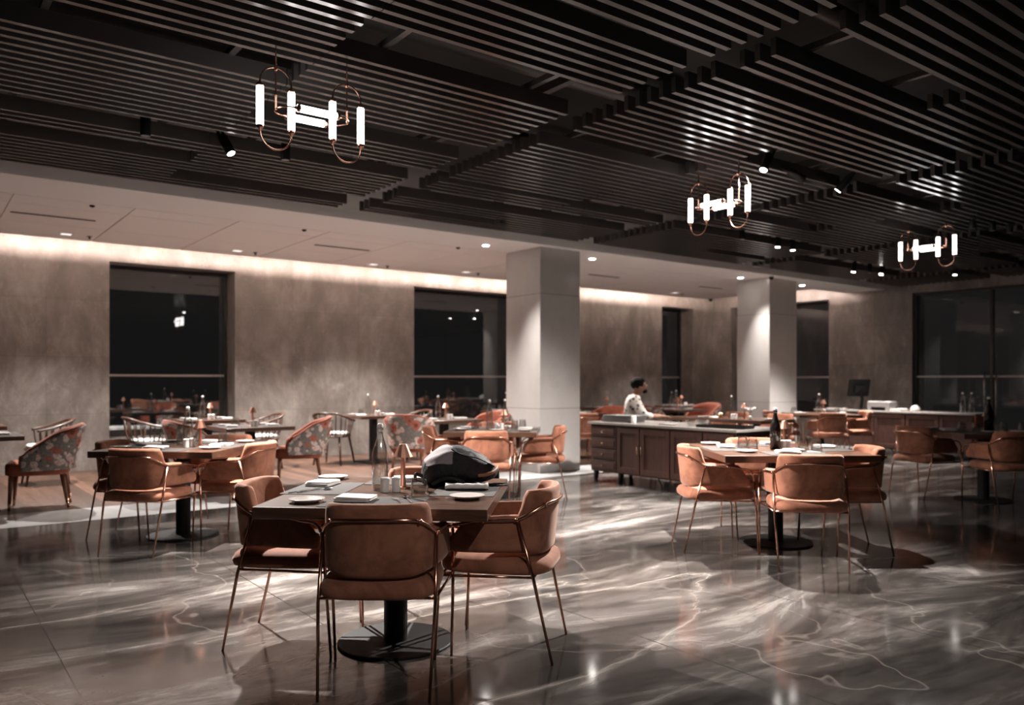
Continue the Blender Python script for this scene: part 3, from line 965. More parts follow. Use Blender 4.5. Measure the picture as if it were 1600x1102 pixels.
def fork():
    bm = new_bm()
    tube(bm, catmull([(0, -.095, .002), (0, -.04, .004), (0, .02, .006), (0, .045, .004)], 4), [.0055]*4+[.004]*4+[.003]*4+[.005], 8, flat=None)
    for v in bm.verts: v.co.z = .003 + (v.co.z-.003)*.45
    box(bm, -.011, .011, .043, .058, .003, .0055)
    for k in range(4):
        x = -.0095 + k*.00633
        box(bm, x-.0016, x+.0016, .058, .097, .0032, .0055)
    o = link('fork', bm, M['steel'], bevel=.0006); tag(o, '', 'fork'); return o
BUILD['fork'] = fork
def spoon():
    bm = new_bm()
    tube(bm, catmull([(0, -.095, .002), (0, -.04, .005), (0, .03, .007), (0, .055, .005)], 4), [.0055]*4+[.004]*4+[.003]*4+[.004], 8)
    for v in bm.verts: v.co.z = .003 + (v.co.z-.003)*.5
    loops = []
    for s, z in ((.25, .0015), (.7, .0025), (.95, .006), (1.0, .009), (.92, .0088), (.6, .0055), (.2, .004)):
        loops.append([Vector((x*s, .075+y*s, z)) for x, y in superell(.0155, .024, 2, 20)])
    rings(bm, loops)
    o = link('spoon', bm, M['steel'], smooth=True); tag(o, '', 'spoon'); return o
BUILD['spoon'] = spoon
def tumbler():
    bm = new_bm()
    lathe(bm, [(.0325, .098), (.0340, .095), (.0390, .055), (.0440, .006), (.0445, .001), (.0430, .001), (.0375, .055), (.0325, .084), (.001, .084), (.001, .098)], 32, cap0=False, cap1=False)
    o = link('tumbler', bm, M['thin'], smooth=True); tag(o, '', 'glass'); return o
BUILD['tumbler'] = tumbler
def shaker():
    t = thing('shaker', '', 'shaker')
    bm = new_bm(); lathe(bm, [(.0205, 0), (.022, .002), (.022, .060), (.0205, .062)], 24); link('body', bm, M['white'], t, smooth=False, bevel=.001)
    bm = new_bm(); lathe(bm, [(.0225, .0622), (.0235, .064), (.0235, .069), (.020, .0725), (.010, .0735)], 24); link('cap', bm, M['white'], t, smooth=True)
    return t
BUILD['shaker'] = shaker
def shaker_far():
    bm = new_bm(); lathe(bm, [(.0205, 0), (.022, .002), (.022, .060), (.0235, .062), (.0235, .070), (.019, .074)], 16)
    o = link('shaker', bm, M['white'], bevel=.001); tag(o, '', 'shaker'); return o
BUILD['shaker_far'] = shaker_far
def lamp():
    t = thing('table_lamp', '', 'table lamp')
    bm = new_bm(); lathe(bm, [(.040, 0), (.042, .002), (.042, .006), (.020, .011)], 32); link('base', bm, M['lampcopper'], t, smooth=True)
    bm = new_bm(); lathe(bm, [(.0165, .010), (.0145, .03), (.0125, .10), (.0115, .178)], 10); link('stem', bm, M['lampcopper'], t)
    bm = new_bm(); lathe(bm, [(.050, .160), (.0205, .222), (.018, .225), (.001, .225), (.001, .222), (.018, .221), (.048, .160)], 12, cap0=False, cap1=False); link('shade', bm, M['lampcopper'], t)
    return t
BUILD['lamp'] = lamp
def bottle():
    t = thing('water_bottle', '', 'bottle')
    prof = [(.030, .0), (.039, .001), (.0415, .006), (.0415, .175), (.039, .192), (.030, .225), (.019, .258), (.0145, .280), (.0145, .300), (.0165, .302), (.0165, .312), (.0140, .314)]
    inn = [(r-.003, z) for r, z in reversed(prof[3:])] + [(.0375, .010), (.030, .006)]
    bm = new_bm(); lathe(bm, prof + inn, 32, cap0=True, cap1=True); link('glass_body', bm, M['thin'], t, smooth=True)
    bm = new_bm(); lathe(bm, [(.036, .011), (.0380, .013), (.0380, .173), (.034, .195), (.0255, .226), (.016, .254)], 28); link('water', bm, M['water'], t, smooth=True)
    bm = new_bm(); lathe(bm, [(.0125, .308), (.0125, .316), (.0145, .318), (.0145, .326), (.0115, .333), (.004, .335)], 20)
    st = link('stopper', bm, M['white'], t, smooth=True)
    bm = new_bm()
    for e in (-1, 1):
        tube(bm, catmull([(0, e*.0165, .283), (0, e*.030, .278), (0, e*.033, .292), (0, e*.026, .318), (0, e*.008, .326)], 4), .0011, 6)
    tube(bm, [(.0168*math.cos(a), .0168*math.sin(a), .288) for a in [2*PI*i/20 for i in range(20)]], .0012, 6, cyclic=True)
    link('bail', bm, M['steel'], t, smooth=True)
    return t
BUILD['bottle'] = bottle
def bottle_far():
    t = thing('water_bottle', '', 'bottle')
    bm = new_bm(); lathe(bm, [(.030, .0), (.0415, .004), (.0415, .175), (.039, .192), (.030, .225), (.019, .258), (.0145, .280), (.0145, .300), (.0165, .302), (.0165, .312)], 20)
    link('glass_body', bm, M['thin'], t, smooth=True)
    bm = new_bm(); lathe(bm, [(.0125, .313), (.0145, .318), (.0145, .326), (.0115, .333), (.004, .335)], 12); link('stopper', bm, M['white'], t, smooth=True)
    return t
BUILD['bottle_far'] = bottle_far
def bottle_dark():
    t = thing('water_bottle', '', 'bottle')
    bm = new_bm(); lathe(bm, [(.030, .0), (.0415, .004), (.0415, .175), (.039, .192), (.030, .225), (.019, .258), (.0145, .280), (.0145, .300), (.0165, .302), (.0165, .312)], 20)
    link('glass_body', bm, M['darkglass'], t, smooth=True)
    bm = new_bm(); lathe(bm, [(.0125, .313), (.0145, .318), (.0145, .326), (.0115, .333), (.004, .335)], 12); link('stopper', bm, M['white'], t, smooth=True)
    return t
BUILD['bottle_dark'] = bottle_dark
def cup():
    bm = new_bm(); lathe(bm, [(.030, 0), (.033, .002), (.036, .085), (.034, .085), (.031, .006)], 22)
    o = link('cup', bm, M['brass'], smooth=True); tag(o, '', 'cup'); return o
BUILD['cup'] = cup
# ================================================================== placing tables and chairs
def face(a): return a - 90.0
class Tbl:
    def __init__(s, kind, x, y, a, label, group):
        s.c = (x, y); s.a = a
        s.o = put(kind, x, y, 0, a, label, group)
    def p(s, u, v):
        a = R(s.a); return (s.c[0] + u*math.cos(a) - v*math.sin(a), s.c[1] + u*math.sin(a) + v*math.cos(a))
    def add(s, kind, u, v, rot, label, group=None, z=.7503):
        x, y = s.p(u, v)
        return put(kind, x, y, z, s.a + rot, label, group)

def chair(kind, cx, cz, camdeg, label, group):
    x, y = cw(cx, cz)
    return put(kind, x, y, 0, face(camdeg - YAW), label, group)
VG = 'terracotta velvet armchairs'
SG = 'square pedestal tables'
# --- nearest table
T1 = Tbl('table_near', 1.94, 3.525, -41.3, 'nearest square dark wood table with a black backpack on it', SG)
chair('velvet_chair', -.56, 3.50, 90, 'terracotta velvet armchair at the very front, seen from behind', VG)
chair('velvet_chair', -1.105, 4.05, -4, 'terracotta velvet armchair left of the nearest table', VG)
chair('velvet_chair', -.035, 3.93, 168, 'terracotta velvet armchair right of the nearest table', VG)
chair('velvet_chair', -.50, 4.46, -92, 'velvet armchair behind the nearest table, mostly hidden by the backpack', VG)
G_PM, G_PL, G_NP, G_TU, G_SH, G_LP, G_BT, G_CU = ('grey placemats', 'side plates', 'white napkins', 'upturned tumblers', 'salt and pepper shakers', 'copper table lamps', 'swing-top water bottles', 'cutlery')
N1 = 'on the nearest table'
T1.add('placemat', -.385, .07, 90, 'grey placemat on the left side of the nearest table', G_PM)
T1.add('placemat', -.015, -.37, 0, 'grey placemat on the front side of the nearest table', G_PM)
T1.add('placemat', .350, .06, 90, 'grey placemat under the rolled napkin on the nearest table', G_PM)
T1.add('placemat', .0, .375, 0, 'grey placemat on the far side of the nearest table', G_PM)
T1.add('plate', -.322, -.391, 0, 'round side plate at the front left corner of the nearest table', G_PL)
T1.add('plate', -.455, .455, 0, 'round side plate at the far left corner of the nearest table', G_PL)
T1.add('plate', .388, -.231, 0, 'round side plate on the right of the nearest table, before the backpack', G_PL)
T1.add('napkin', -.113, -.335, -4, 'folded white napkin at the front of the nearest table', G_NP, z=.7527)
T1.add('napkin', -.430, .19, 82, 'folded white napkin at the left of the nearest table', G_NP, z=.7527)
T1.add('napkin_roll', .350, .055, 2, 'rolled white napkin just before the black backpack', G_NP, z=.7527)
T1.add('napkin', -.01, .40, 20, 'folded white napkin behind the tumbler, left of the backpack', G_NP, z=.7527)
T1.add('fork', .09, -.355, 24, 'steel fork on the front placemat of the nearest table', G_CU, z=.753)
T1.add('spoon', .130, -.320, 22, 'steel spoon beside the fork on the front placemat of the nearest table', G_CU, z=.753)
T1.add('fork', -.445, -.06, -34, 'steel fork on the left placemat of the nearest table', G_CU, z=.753)
T1.add('spoon', -.395, -.055, -42, 'steel spoon on the left placemat of the nearest table', G_CU, z=.753)
T1.add('bottle', -.086, .032, 20, 'clear swing-top water bottle on the nearest table', G_BT)
T1.add('shaker', -.044, -.045, 0, 'left white shaker before the copper lamp on the nearest table', G_SH)
T1.add('shaker', .008, -.030, 0, 'right white shaker before the copper lamp on the nearest table', G_SH)
T1.add('lamp', .012, .115, 0, 'small copper table lamp on the nearest table', G_LP)
T1.add('tumbler', .150, -.165, 0, 'upturned glass tumbler beside the shakers on the nearest table', G_TU)

# --- right-hand table
T3 = Tbl('table_mid', 5.57, 3.85, -35.5, 'square dark wood table on the right, behind a brown chair', SG)
chair('velvet_chair', 2.08, 5.66, 81, 'velvet armchair seen from behind at the right-hand square table', VG)
chair('velvet_chair', 1.57, 6.25, 0, 'velvet armchair left of the right-hand square table', VG)
chair('velvet_chair', 2.57, 6.17, 178, 'velvet armchair on the far right of the right-hand square table', VG)
chair('velvet_chair', 2.09, 6.85, -90, 'velvet armchair behind the right-hand square table', VG)
r = 'the right-hand square table'
T3.add('placemat', .0, -.40, 0, 'grey placemat at the front of ' + r, G_PM)
T3.add('placemat', -.40, .05, 90, 'grey placemat at the left of ' + r, G_PM)
T3.add('placemat', .40, .0, 90, 'grey placemat at the right of ' + r, G_PM)
T3.add('placemat', .0, .41, 0, 'grey placemat at the back of ' + r, G_PM)
T3.add('plate', -.40, .46, 0, 'side plate at the far left corner of ' + r, G_PL)
T3.add('plate', -.33, -.30, 0, 'side plate at the front left of ' + r, G_PL)
T3.add('plate', .06, -.22, 0, 'side plate in the middle of ' + r, G_PL)
T3.add('napkin', -.36, .15, 80, 'white napkin at the left of ' + r, G_NP, z=.7527)
T3.add('napkin', .12, .44, 0, 'white napkin at the back of ' + r, G_NP, z=.7527)
T3.add('napkin', .44, .10, 85, 'white napkin at the right of ' + r, G_NP, z=.7527)
T3.add('napkin', -.06, -.42, -8, 'white napkin at the front of ' + r, G_NP, z=.7527)
T3.add('tumbler', -.23, .12, 0, 'left rear tumbler of the left pair on ' + r, G_TU)
T3.add('tumbler', -.21, -.07, 0, 'front tumbler of the left pair on ' + r, G_TU)
T3.add('tumbler', .20, -.06, 0, 'rear tumbler of the right pair on ' + r, G_TU)
T3.add('tumbler', .25, -.20, 0, 'front tumbler of the right pair on ' + r, G_TU)
T3.add('bottle_dark', -.02, -.05, 0, 'dark glossy bottle on ' + r, G_BT)
T3.add('lamp', .10, .08, 0, 'copper lamp behind the dark bottle on ' + r, G_LP)
T3.add('shaker', .05, -.03, 0, 'grey shaker beside the dark bottle on ' + r, G_SH)
T3.add('shaker', .095, -.02, 0, 'right grey shaker beside the dark bottle on ' + r, G_SH)
T3.add('spoon', .18, -.33, 60, 'steel spoon near the front edge of ' + r, G_CU, z=.753)
T3.add('fork', -.30, .0, 100, 'steel fork at the left of ' + r, G_CU, z=.753)

# --- left table
T2 = Tbl('table_left', 1.85, 7.03, -41.3, 'square dark wood table at the left on the marble floor', SG)
chair('velvet_chair', -2.80, 6.16, 79, 'velvet armchair seen from behind at the left square table', VG)
chair('velvet_chair', -3.19, 6.73, -2, 'velvet armchair on the left side of the left square table', VG)
chair('velvet_chair', -2.26, 6.67, 170, 'velvet armchair on the right side of the left square table', VG)
chair('velvet_chair', -2.63, 7.27, -88, 'velvet armchair behind the left square table', VG)
r = 'the left square table'
T2.add('placemat', .0, -.38, 0, 'grey placemat at the front of ' + r, G_PM)
T2.add('placemat', -.36, .0, 90, 'grey placemat at the left of ' + r, G_PM)
T2.add('placemat', .34, .0, 90, 'grey placemat at the right of ' + r, G_PM)
T2.add('placemat', .0, .38, 0, 'grey placemat at the back of ' + r, G_PM)
T2.add('plate', -.40, -.25, 0, 'side plate at the front left of ' + r, G_PL)
T2.add('plate', -.30, .43, 0, 'side plate at the far left of ' + r, G_PL)
T2.add('plate', .36, -.27, 0, 'side plate at the front right of ' + r, G_PL)
T2.add('plate', .36, .42, 0, 'side plate at the far right of ' + r, G_PL)
T2.add('napkin', -.33, .05, 70, 'white napkin at the left of ' + r, G_NP, z=.7527)
T2.add('napkin', -.08, -.30, 10, 'white napkin at the front of ' + r, G_NP, z=.7527)
T2.add('napkin', .33, .0, 80, 'white napkin at the right of ' + r, G_NP, z=.7527)
T2.add('napkin', .06, .38, 0, 'white napkin at the back of ' + r, G_NP, z=.7527)
T2.add('tumbler', -.36, .27, 0, 'leftmost tumbler on ' + r, G_TU)
T2.add('tumbler', -.05, .07, 0, 'tumbler just left of the bottle on ' + r, G_TU)
T2.add('tumbler', .22, .28, 0, 'rightmost tumbler on ' + r, G_TU)
T2.add('bottle', .07, -.06, 60, 'clear swing-top bottle on ' + r, G_BT)
T2.add('shaker', .105, -.16, 0, 'front shaker beside the copper lamp on ' + r, G_SH)
T2.add('shaker', .125, -.09, 0, 'rear shaker beside the copper lamp on ' + r, G_SH)
T2.add('lamp', .195, -.10, 0, 'copper lamp on ' + r, G_LP)
T2.add('fork', -.05, -.44, 95, 'steel fork near the front edge of ' + r, G_CU, z=.753)

# --- table in front of the near pillar
cx, cy = cw(-.2, 9.05)
T5 = Tbl('table_left', cx, cy, -41.3, 'square table beside the near white pillar', SG)
chair('velvet_chair', -.26, 8.24, 90, 'velvet armchair seen from behind just above the backpack', VG)
chair('velvet_chair', -.74, 8.98, 2, 'velvet armchair left of the table beside the near pillar', VG)
chair('velvet_chair', .34, 9.0, 178, 'brightly lit velvet armchair before the near pillar', VG)
chair('velvet_chair', -.18, 9.62, -90, 'velvet armchair behind the table beside the near pillar', VG)
r = 'the table beside the near pillar'
T5.add('placemat', -.34, .0, 90, 'grey placemat at the left of ' + r, G_PM)
T5.add('placemat', .0, -.38, 0, 'grey placemat at the front of ' + r, G_PM)
T5.add('placemat', .34, .0, 90, 'grey placemat at the right of ' + r, G_PM)
T5.add('plate', -.36, -.18, 0, 'side plate at the left of ' + r, G_PL)
T5.add('plate', .05, -.30, 0, 'side plate at the front of ' + r, G_PL)
T5.add('plate', .36, -.30, 0, 'side plate at the right corner of ' + r, G_PL)
T5.add('napkin', -.33, .12, 80, 'white napkin at the left of ' + r, G_NP, z=.7527)
T5.add('napkin', .35, .02, 75, 'white napkin at the right of ' + r, G_NP, z=.7527)
T5.add('napkin', .08, .36, 0, 'white napkin at the back of ' + r, G_NP, z=.7527)
T5.add('tumbler', -.22, .0, 0, 'left tumbler on ' + r, G_TU)
T5.add('tumbler', .22, .16, 0, 'middle tumbler on ' + r, G_TU)
T5.add('tumbler', .30, .34, 0, 'right tumbler on ' + r, G_TU)
T5.add('bottle', -.06, .05, 0, 'clear swing-top bottle on ' + r, G_BT)
T5.add('bottle_far', .10, .24, 0, 'second clear bottle at the back of ' + r, G_BT)
T5.add('lamp', .10, .02, 0, 'copper lamp on ' + r, G_LP)
T5.add('shaker_far', .03, -.05, 0, 'left shaker on ' + r, G_SH)
T5.add('shaker_far', .09, -.09, 0, 'right shaker on ' + r, G_SH)

# --- dark table at the right edge
cx, cy = cw(5.14, 8.72)
T4 = Tbl('table_left', cx, cy, -38, 'dark square table at the right edge of the picture', SG)
chair('velvet_chair', 4.62, 8.98, 24, 'shadowed velvet armchair left of the table at the right edge', VG)
chair('velvet_chair', 5.03, 8.17, 92, 'shadowed velvet armchair cut off by the right edge', VG)
chair('velvet_chair', 5.75, 8.8, 180, 'velvet armchair beyond the right edge', VG)
r = 'the dark table at the right edge'
T4.add('placemat', -.36, .0, 90, 'grey placemat at the left of ' + r, G_PM)
T4.add('placemat', .0, -.38, 0, 'grey placemat at the front of ' + r, G_PM)
T4.add('plate', -.37, .40, 0, 'side plate at the left corner of ' + r, G_PL)
T4.add('plate', -.10, -.30, 0, 'side plate at the front of ' + r, G_PL)
T4.add('napkin', -.33, .10, 80, 'white napkin at the left of ' + r, G_NP, z=.7527)
T4.add('napkin', .20, -.34, 0, 'white napkin at the front of ' + r, G_NP, z=.7527)
T4.add('tumbler', -.22, .02, 0, 'leftmost tumbler on ' + r, G_TU)
T4.add('tumbler', -.16, -.14, 0, 'second tumbler from the left on ' + r, G_TU)
T4.add('tumbler', .22, .0, 0, 'third tumbler from the left on ' + r, G_TU)
T4.add('tumbler', .33, -.16, 0, 'rightmost tumbler on ' + r, G_TU)
o = T4.add('bottle_dark', -.01, -.12, 0, 'large dark bottle on ' + r, G_BT); o.scale = (1.12, 1.12, 1.12)
T4.add('lamp', .06, .03, 0, 'copper lamp behind the dark bottle on ' + r, G_LP)
T4.add('shaker', .06, -.12, 0, 'left grey shaker on ' + r, G_SH)
T4.add('shaker', .11, -.11, 0, 'right grey shaker on ' + r, G_SH)

# --- table by the far pillar
cx, cy = cw(5.17, 13.4)
T6 = Tbl('table_left', cx, cy, -41, 'square table before the far pillar with lit orange chairs', SG)
chair('velvet_chair', 5.05, 12.76, 94, 'lit orange velvet armchair seen from behind near the far pillar', VG)
chair('velvet_chair', 4.52, 13.48, 4, 'velvet armchair left of the table before the far pillar', VG)
chair('velvet_chair', 5.72, 13.35, 176, 'lit orange velvet armchair next to the far counter', VG)
r = 'the table before the far pillar'
T6.add('plate', -.33, -.12, 0, 'side plate at the left of ' + r, G_PL)
T6.add('plate', .0, -.36, 0, 'side plate at the front of ' + r, G_PL)
T6.add('napkin', -.34, .10, 80, 'white napkin at the left of ' + r, G_NP)
T6.add('napkin', .34, .0, 80, 'white napkin at the right of ' + r, G_NP)
T6.add('tumbler', -.36, .30, 0, 'left tumbler on ' + r, G_TU)
T6.add('tumbler', .22, -.16, 0, 'right tumbler on ' + r, G_TU)
T6.add('bottle_far', -.03, -.02, 0, 'clear bottle on ' + r, G_BT)
T6.add('lamp', .08, .10, 0, 'copper lamp on ' + r, G_LP)
T6.add('shaker_far', .04, -.08, 0, 'white shaker on ' + r, G_SH)

# --- long table behind the sideboard
def long_table():
    t = thing('dining_table', '', 'table')
    bm = new_bm(); box(bm, -.86, .86, -.40, .40, .70, .75); link('tabletop', bm, M['table_wood'], t, bevel=.003)
    for e in (-1, 1):
        bm = new_bm(); lathe(bm, [(.05, .012), (.05, .70)], 20, cx=e*.5); link('column', bm, M['black'], t)
        bm = new_bm(); lathe(bm, [(.25, 0), (.25, .012)], 40, cx=e*.5); link('base', bm, M['black'], t)
    return t
BUILD['table_long'] = long_table
T7 = Tbl('table_long', 9.70, 7.52, 90, 'long wooden table behind the near sideboard, by the seated man', SG)
put('velvet_chair', 10.45, 7.25, 0, face(180), 'lit velvet armchair at the near end of the long table', VG)
put('velvet_chair', 10.45, 8.05, 0, face(180), 'velvet armchair on the far side of the long table', VG)
r = 'the long table behind the sideboard'
T7.add('plate', -.74, .05, 0, 'side plate at the near end of ' + r, G_PL)
T7.add('plate', .30, .20, 0, 'side plate by the seated man on ' + r, G_PL)
T7.add('bottle_far', -.22, .20, 0, 'clear bottle on ' + r, G_BT)
T7.add('shaker_far', -.28, .26, 0, 'left shaker on ' + r, G_SH)
T7.add('shaker_far', -.33, .25, 0, 'right shaker on ' + r, G_SH)
T7.add('lamp', -.44, .20, 0, 'copper lamp beside the white lily on ' + r, G_LP)
T7.add('cup', -.12, .32, 0, 'peach coloured cup on ' + r, 'cups')
T7.add('napkin', .05, .22, 80, 'white napkin on ' + r, G_NP)
# white lily in a small vase
t = thing('flower_vase', 'white lily in a small vase beside the copper lamp on the long table', 'flower')
x, y = T7.p(-.60, .28); t.location = (x, y, .7503)
bm = new_bm(); lathe(bm, [(.022, 0), (.028, .01), (.02, .05), (.016, .06)], 16); link('vase', bm, M['white'], t, smooth=True)
bm = new_bm(); tube(bm, [(0, 0, .05), (.01, 0, .10)], .003, 6); link('stem', bm, mat('stem_green', (.08,.14,.04), .6), t)
for k in range(7):
    a = 2*PI*k/7; e = .35 + .25*(k % 2)
    bm = new_bm(); dx, dy = math.cos(a), math.sin(a)
    P = catmull([(.01, 0, .10), (.01+dx*.03*e, dy*.03*e, .125), (.01+dx*.075, dy*.075, .16), (.01+dx*.105, dy*.105, .155)], 4)
    tube(bm, P, [.004 + .014*math.sin(PI*min(1, i/(len(P)-1)*.95+.03)) for i in range(len(P))], 8, flat=.3)
    link('petal', bm, M['petal'], t, smooth=True)

# --- tables for two on the wooden floor
FG = 'floral wing armchairs'; SPG = 'spindle-back chairs'; TG = 'small wall-side tables'
def two(x, y, lab, kit, n):
    Tt = Tbl('table_wall', x, y, 0, lab[0].upper()*0 + lab, TG)
    s = kit
    for k, (kind, u, v, rot, what) in enumerate(n):
        g = {'plate': G_PL, 'napkin': G_NP, 'napkin_roll': G_NP, 'tumbler': G_TU, 'bottle_far': G_BT, 'lamp': G_LP, 'shaker_far': G_SH, 'placemat': G_PM}[kind]
        Tt.add(kind, u, v, rot, what + ' ' + s, g)
    return Tt
FULL = [('placemat', -.24, -.02, 90, 'left placemat'), ('placemat', .24, -.02, 90, 'right placemat'), ('napkin', -.24, -.05, 80, 'left napkin'), ('napkin', .25, -.06, 84, 'right napkin'),
        ('plate', -.24, .24, 0, 'left side plate'), ('plate', .24, .24, 0, 'right side plate'), ('bottle_far', -.05, .08, 0, 'water bottle'), ('lamp', .03, .0, 0, 'copper lamp'),
        ('shaker_far', -.02, -.14, 0, 'left shaker'), ('shaker_far', .03, -.14, 0, 'right shaker'), ('tumbler', -.10, .22, 0, 'left tumbler'), ('tumbler', .12, .12, 0, 'right tumbler')]
NOBOT = [i for i in FULL if i[0] != 'bottle_far']
two(.52, 9.66, 'small table at the left edge beside the leftmost floral chair', 'on the table at the left edge', [i for i in FULL if i[0] not in ('lamp', 'bottle_far', 'shaker_far')])
two(3.32, 9.66, 'small table between two floral chairs, left of the bottle', 'on the table between the two left floral chairs', NOBOT)
two(6.13, 9.72, 'small table behind the pillar-side table, left of the near pillar', 'on the wood-floor table left of the near pillar', FULL)
two(8.95, 10.15, 'small table just right of the near pillar', 'on the table just right of the near pillar', FULL)
two(11.85, 10.4, 'small table behind the seated man', 'on the table behind the seated man', FULL)
two(.55, 11.75, 'small table against the wall at the far left', 'on the wall table at the far left', [i for i in FULL if i[0] in ('napkin', 'plate', 'tumbler', 'lamp')])
two(3.42, 11.72, 'small table below the first window', 'on the table below the first window', FULL)
two(5.95, 11.55, 'small table against the middle wall section', 'on the table against the middle wall section', FULL)
two(8.9, 11.8, 'small table below the second window', 'on the table below the second window', FULL)
two(11.4, 11.9, 'small table against the wall right of the near pillar', 'on the wall table right of the near pillar', NOBOT)
two(13.75, 11.95, 'small table below the third window', 'on the table below the third window', FULL)
put('floral_chair', 1.10, 9.52, 0, face(169), 'floral wing armchair at the far left, back to the camera right', FG)
put('floral_chair', 2.72, 9.60, 0, face(2), 'floral armchair behind the left square table', FG)
put('floral_chair', 3.92, 9.58, 0, face(158), 'floral armchair with rust seat in the left middle', FG)
put('floral_chair', 5.50, 9.52, 0, face(42), 'floral armchair just behind the copper lamp of the nearest table', FG)
put('floral_chair', 6.75, 9.66, 0, face(180), 'floral armchair immediately left of the near pillar', FG)
put('floral_chair', 9.72, 10.15, 0, face(195), 'floral armchair between the near pillar and the seated man', FG)
put('floral_chair', 11.15, 10.4, 0, face(8), 'floral armchair directly right of the seated man', FG)
put('floral_chair', 12.6, 10.45, 0, face(180), 'floral armchair just left of the far pillar', FG)
put('velvet_chair', 8.47, 9.40, 0, face(75), 'bright velvet armchair peeking out right of the near pillar', VG)
put('velvet_chair', 14.5, 11.8, 0, face(180), 'velvet armchair in the far corner by the third window', VG)
put('spindle_chair', 1.40, 11.62, 0, face(180), 'spindle chair against the wall at the far left', SPG)
put('spindle_chair', 2.62, 11.72, 0, face(0), 'spindle chair before the first window, left side', SPG)
put('spindle_chair', 4.20, 11.72, 0, face(180), 'spindle chair before the first window, right side', SPG)
put('spindle_chair', 5.30, 11.62, 0, face(40), 'spindle chair with white cushion left of the middle wall table', SPG)
put('spindle_chair', 6.70, 11.6, 0, face(180), 'spindle chair right of the middle wall table', SPG)
put('spindle_chair', 9.7, 11.8, 0, face(180), 'spindle chair below the second window', SPG)

# ================================================================== sideboards
def knob(parent, x, y, z, dx=-1):
    bm = new_bm(); Mx = Matrix.Translation((x, y, z)) @ Matrix.Rotation(R(90)*dx, 4, 'Y')
    lathe(bm, [(.006, 0), (.006, .010), (.014, .014), (.014, .022), (.008, .026)], 14, M=Mx)
    link('knob', bm, M['brass'], parent, smooth=True)
def side(front_x, ya, yb, depth, cols, label, legs, endmat=None, top_h=.77, bot=.135):
    t = thing('sideboard', label, 'sideboard', (front_x+depth/2, (ya+yb)/2, 0))
    ox, oy = front_x+depth/2, (ya+yb)/2
    def b(name, m, x0, x1, y0, y1, z0, z1, parent=t, bv=.004):
        bm = new_bm(); box(bm, x0-ox, x1-ox, y0-oy, y1-oy, z0, z1); return link(name, bm, m, parent, bevel=bv)
    b('carcass', M['dark_wood'], front_x+.022, front_x+depth, ya+.01, yb-.01, bot, top_h-.032)
    b('countertop', M['stone_top'], front_x-.02, front_x+depth+.02, ya-.02, yb+.02, top_h-.03, top_h)
    if endmat: b('end_panel', endmat, front_x+.02, front_x+depth-.02, ya-.008, ya+.009, bot, top_h-.034)
    y = yb-.02
    for kind, wd in cols:
        y0 = y - wd
        if kind == 'drawers':
            hh = (top_h-.05-bot-.01)/4
            for k in range(4):
                z0 = bot+.01+hh*k
                d_ = b('drawer', M['dark_wood'], front_x, front_x+.022, y0+.012, y-.012, z0+.008, z0+hh-.008)
                dn = b('drawer_field', M['dark_wood'], front_x-.006, front_x, y0+.045, y-.045, z0+.035, z0+hh-.035, d_, .002)
                knob(d_, front_x-.006-ox, (y0+y)/2-oy, z0+hh/2)
        else:
            d_ = b('door', M['dark_wood'], front_x+.004, front_x+.022, y0+.008, y-.008, bot+.02, top_h-.055)
            fw = .07
            bm = new_bm()
            for (u0, u1, z0, z1) in ((y0+.008, y0+fw, bot+.02, top_h-.055), (y-fw, y-.008, bot+.02, top_h-.055), (y0+fw, y-fw, bot+.02, bot+.02+fw), (y0+fw, y-fw, top_h-.055-fw, top_h-.055)):
                box(bm, front_x-.008-ox, front_x+.004-ox, u0-oy, u1-oy, z0, z1)
            link('door_frame', bm, M['dark_wood'], d_, bevel=.003)
            hy = y0+.035 if kind == 'doorL' else y-.035
            bm = new_bm(); tube(bm, [(front_x-.022-ox, hy-oy, .40), (front_x-.022-ox, hy-oy, .50)], .005, 8)
            for z in (.405, .495): tube(bm, [(front_x-.022-ox, hy-oy, z), (front_x-.006-ox, hy-oy, z)], .004, 8)
            link('handle', bm, M['brass'], d_, smooth=True)
        y = y0
    for kind, ly, lx in legs:
        bm = new_bm()
        if kind == 'peg': tube(bm, [(lx-ox, ly-oy, bot), (lx-ox-.0, ly-oy+.012, 0)], [.038, .024], 12)
        else:
            for e in (-1, 1):
                tube(bm, catmull([(lx-ox, ly-oy+e*.10, bot), (lx-ox, ly-oy+e*.05, .06), (lx-ox, ly-oy+e*.03, .02), (lx-ox, ly-oy-e*.06, .009)], 6), .009, 8)
        link('leg', bm, M['black'], t, smooth=True)
    return t
side(7.08, 5.38, 7.69, .78, [('drawers', .48), ('doorL', .40), ('doorR', .48), ('doorL', .48), ('doorR', .43)],
     'long dark wooden sideboard with a stone top in front of the seated man',
     [('peg', 7.62, 7.14), ('peg', 7.17, 7.14), ('curl', 6.45, 7.14), ('peg', 5.45, 7.14), ('peg', 7.62, 7.78), ('peg', 5.45, 7.78), ('curl', 6.45, 7.78)])
side(13.62, 5.74, 8.55, .60, [('doorL', .56), ('doorR', .56), ('doorL', .56), ('doorR', .56), ('doorL', .53)],
     'long dark wooden counter with a pale top near the glass front',
     [('curl', 7.05, 13.7), ('peg', 5.82, 13.7), ('curl', 8.3, 13.7), ('peg', 5.82, 14.12), ('curl', 8.3, 14.12)], endmat=M['end_wood'], bot=.11)
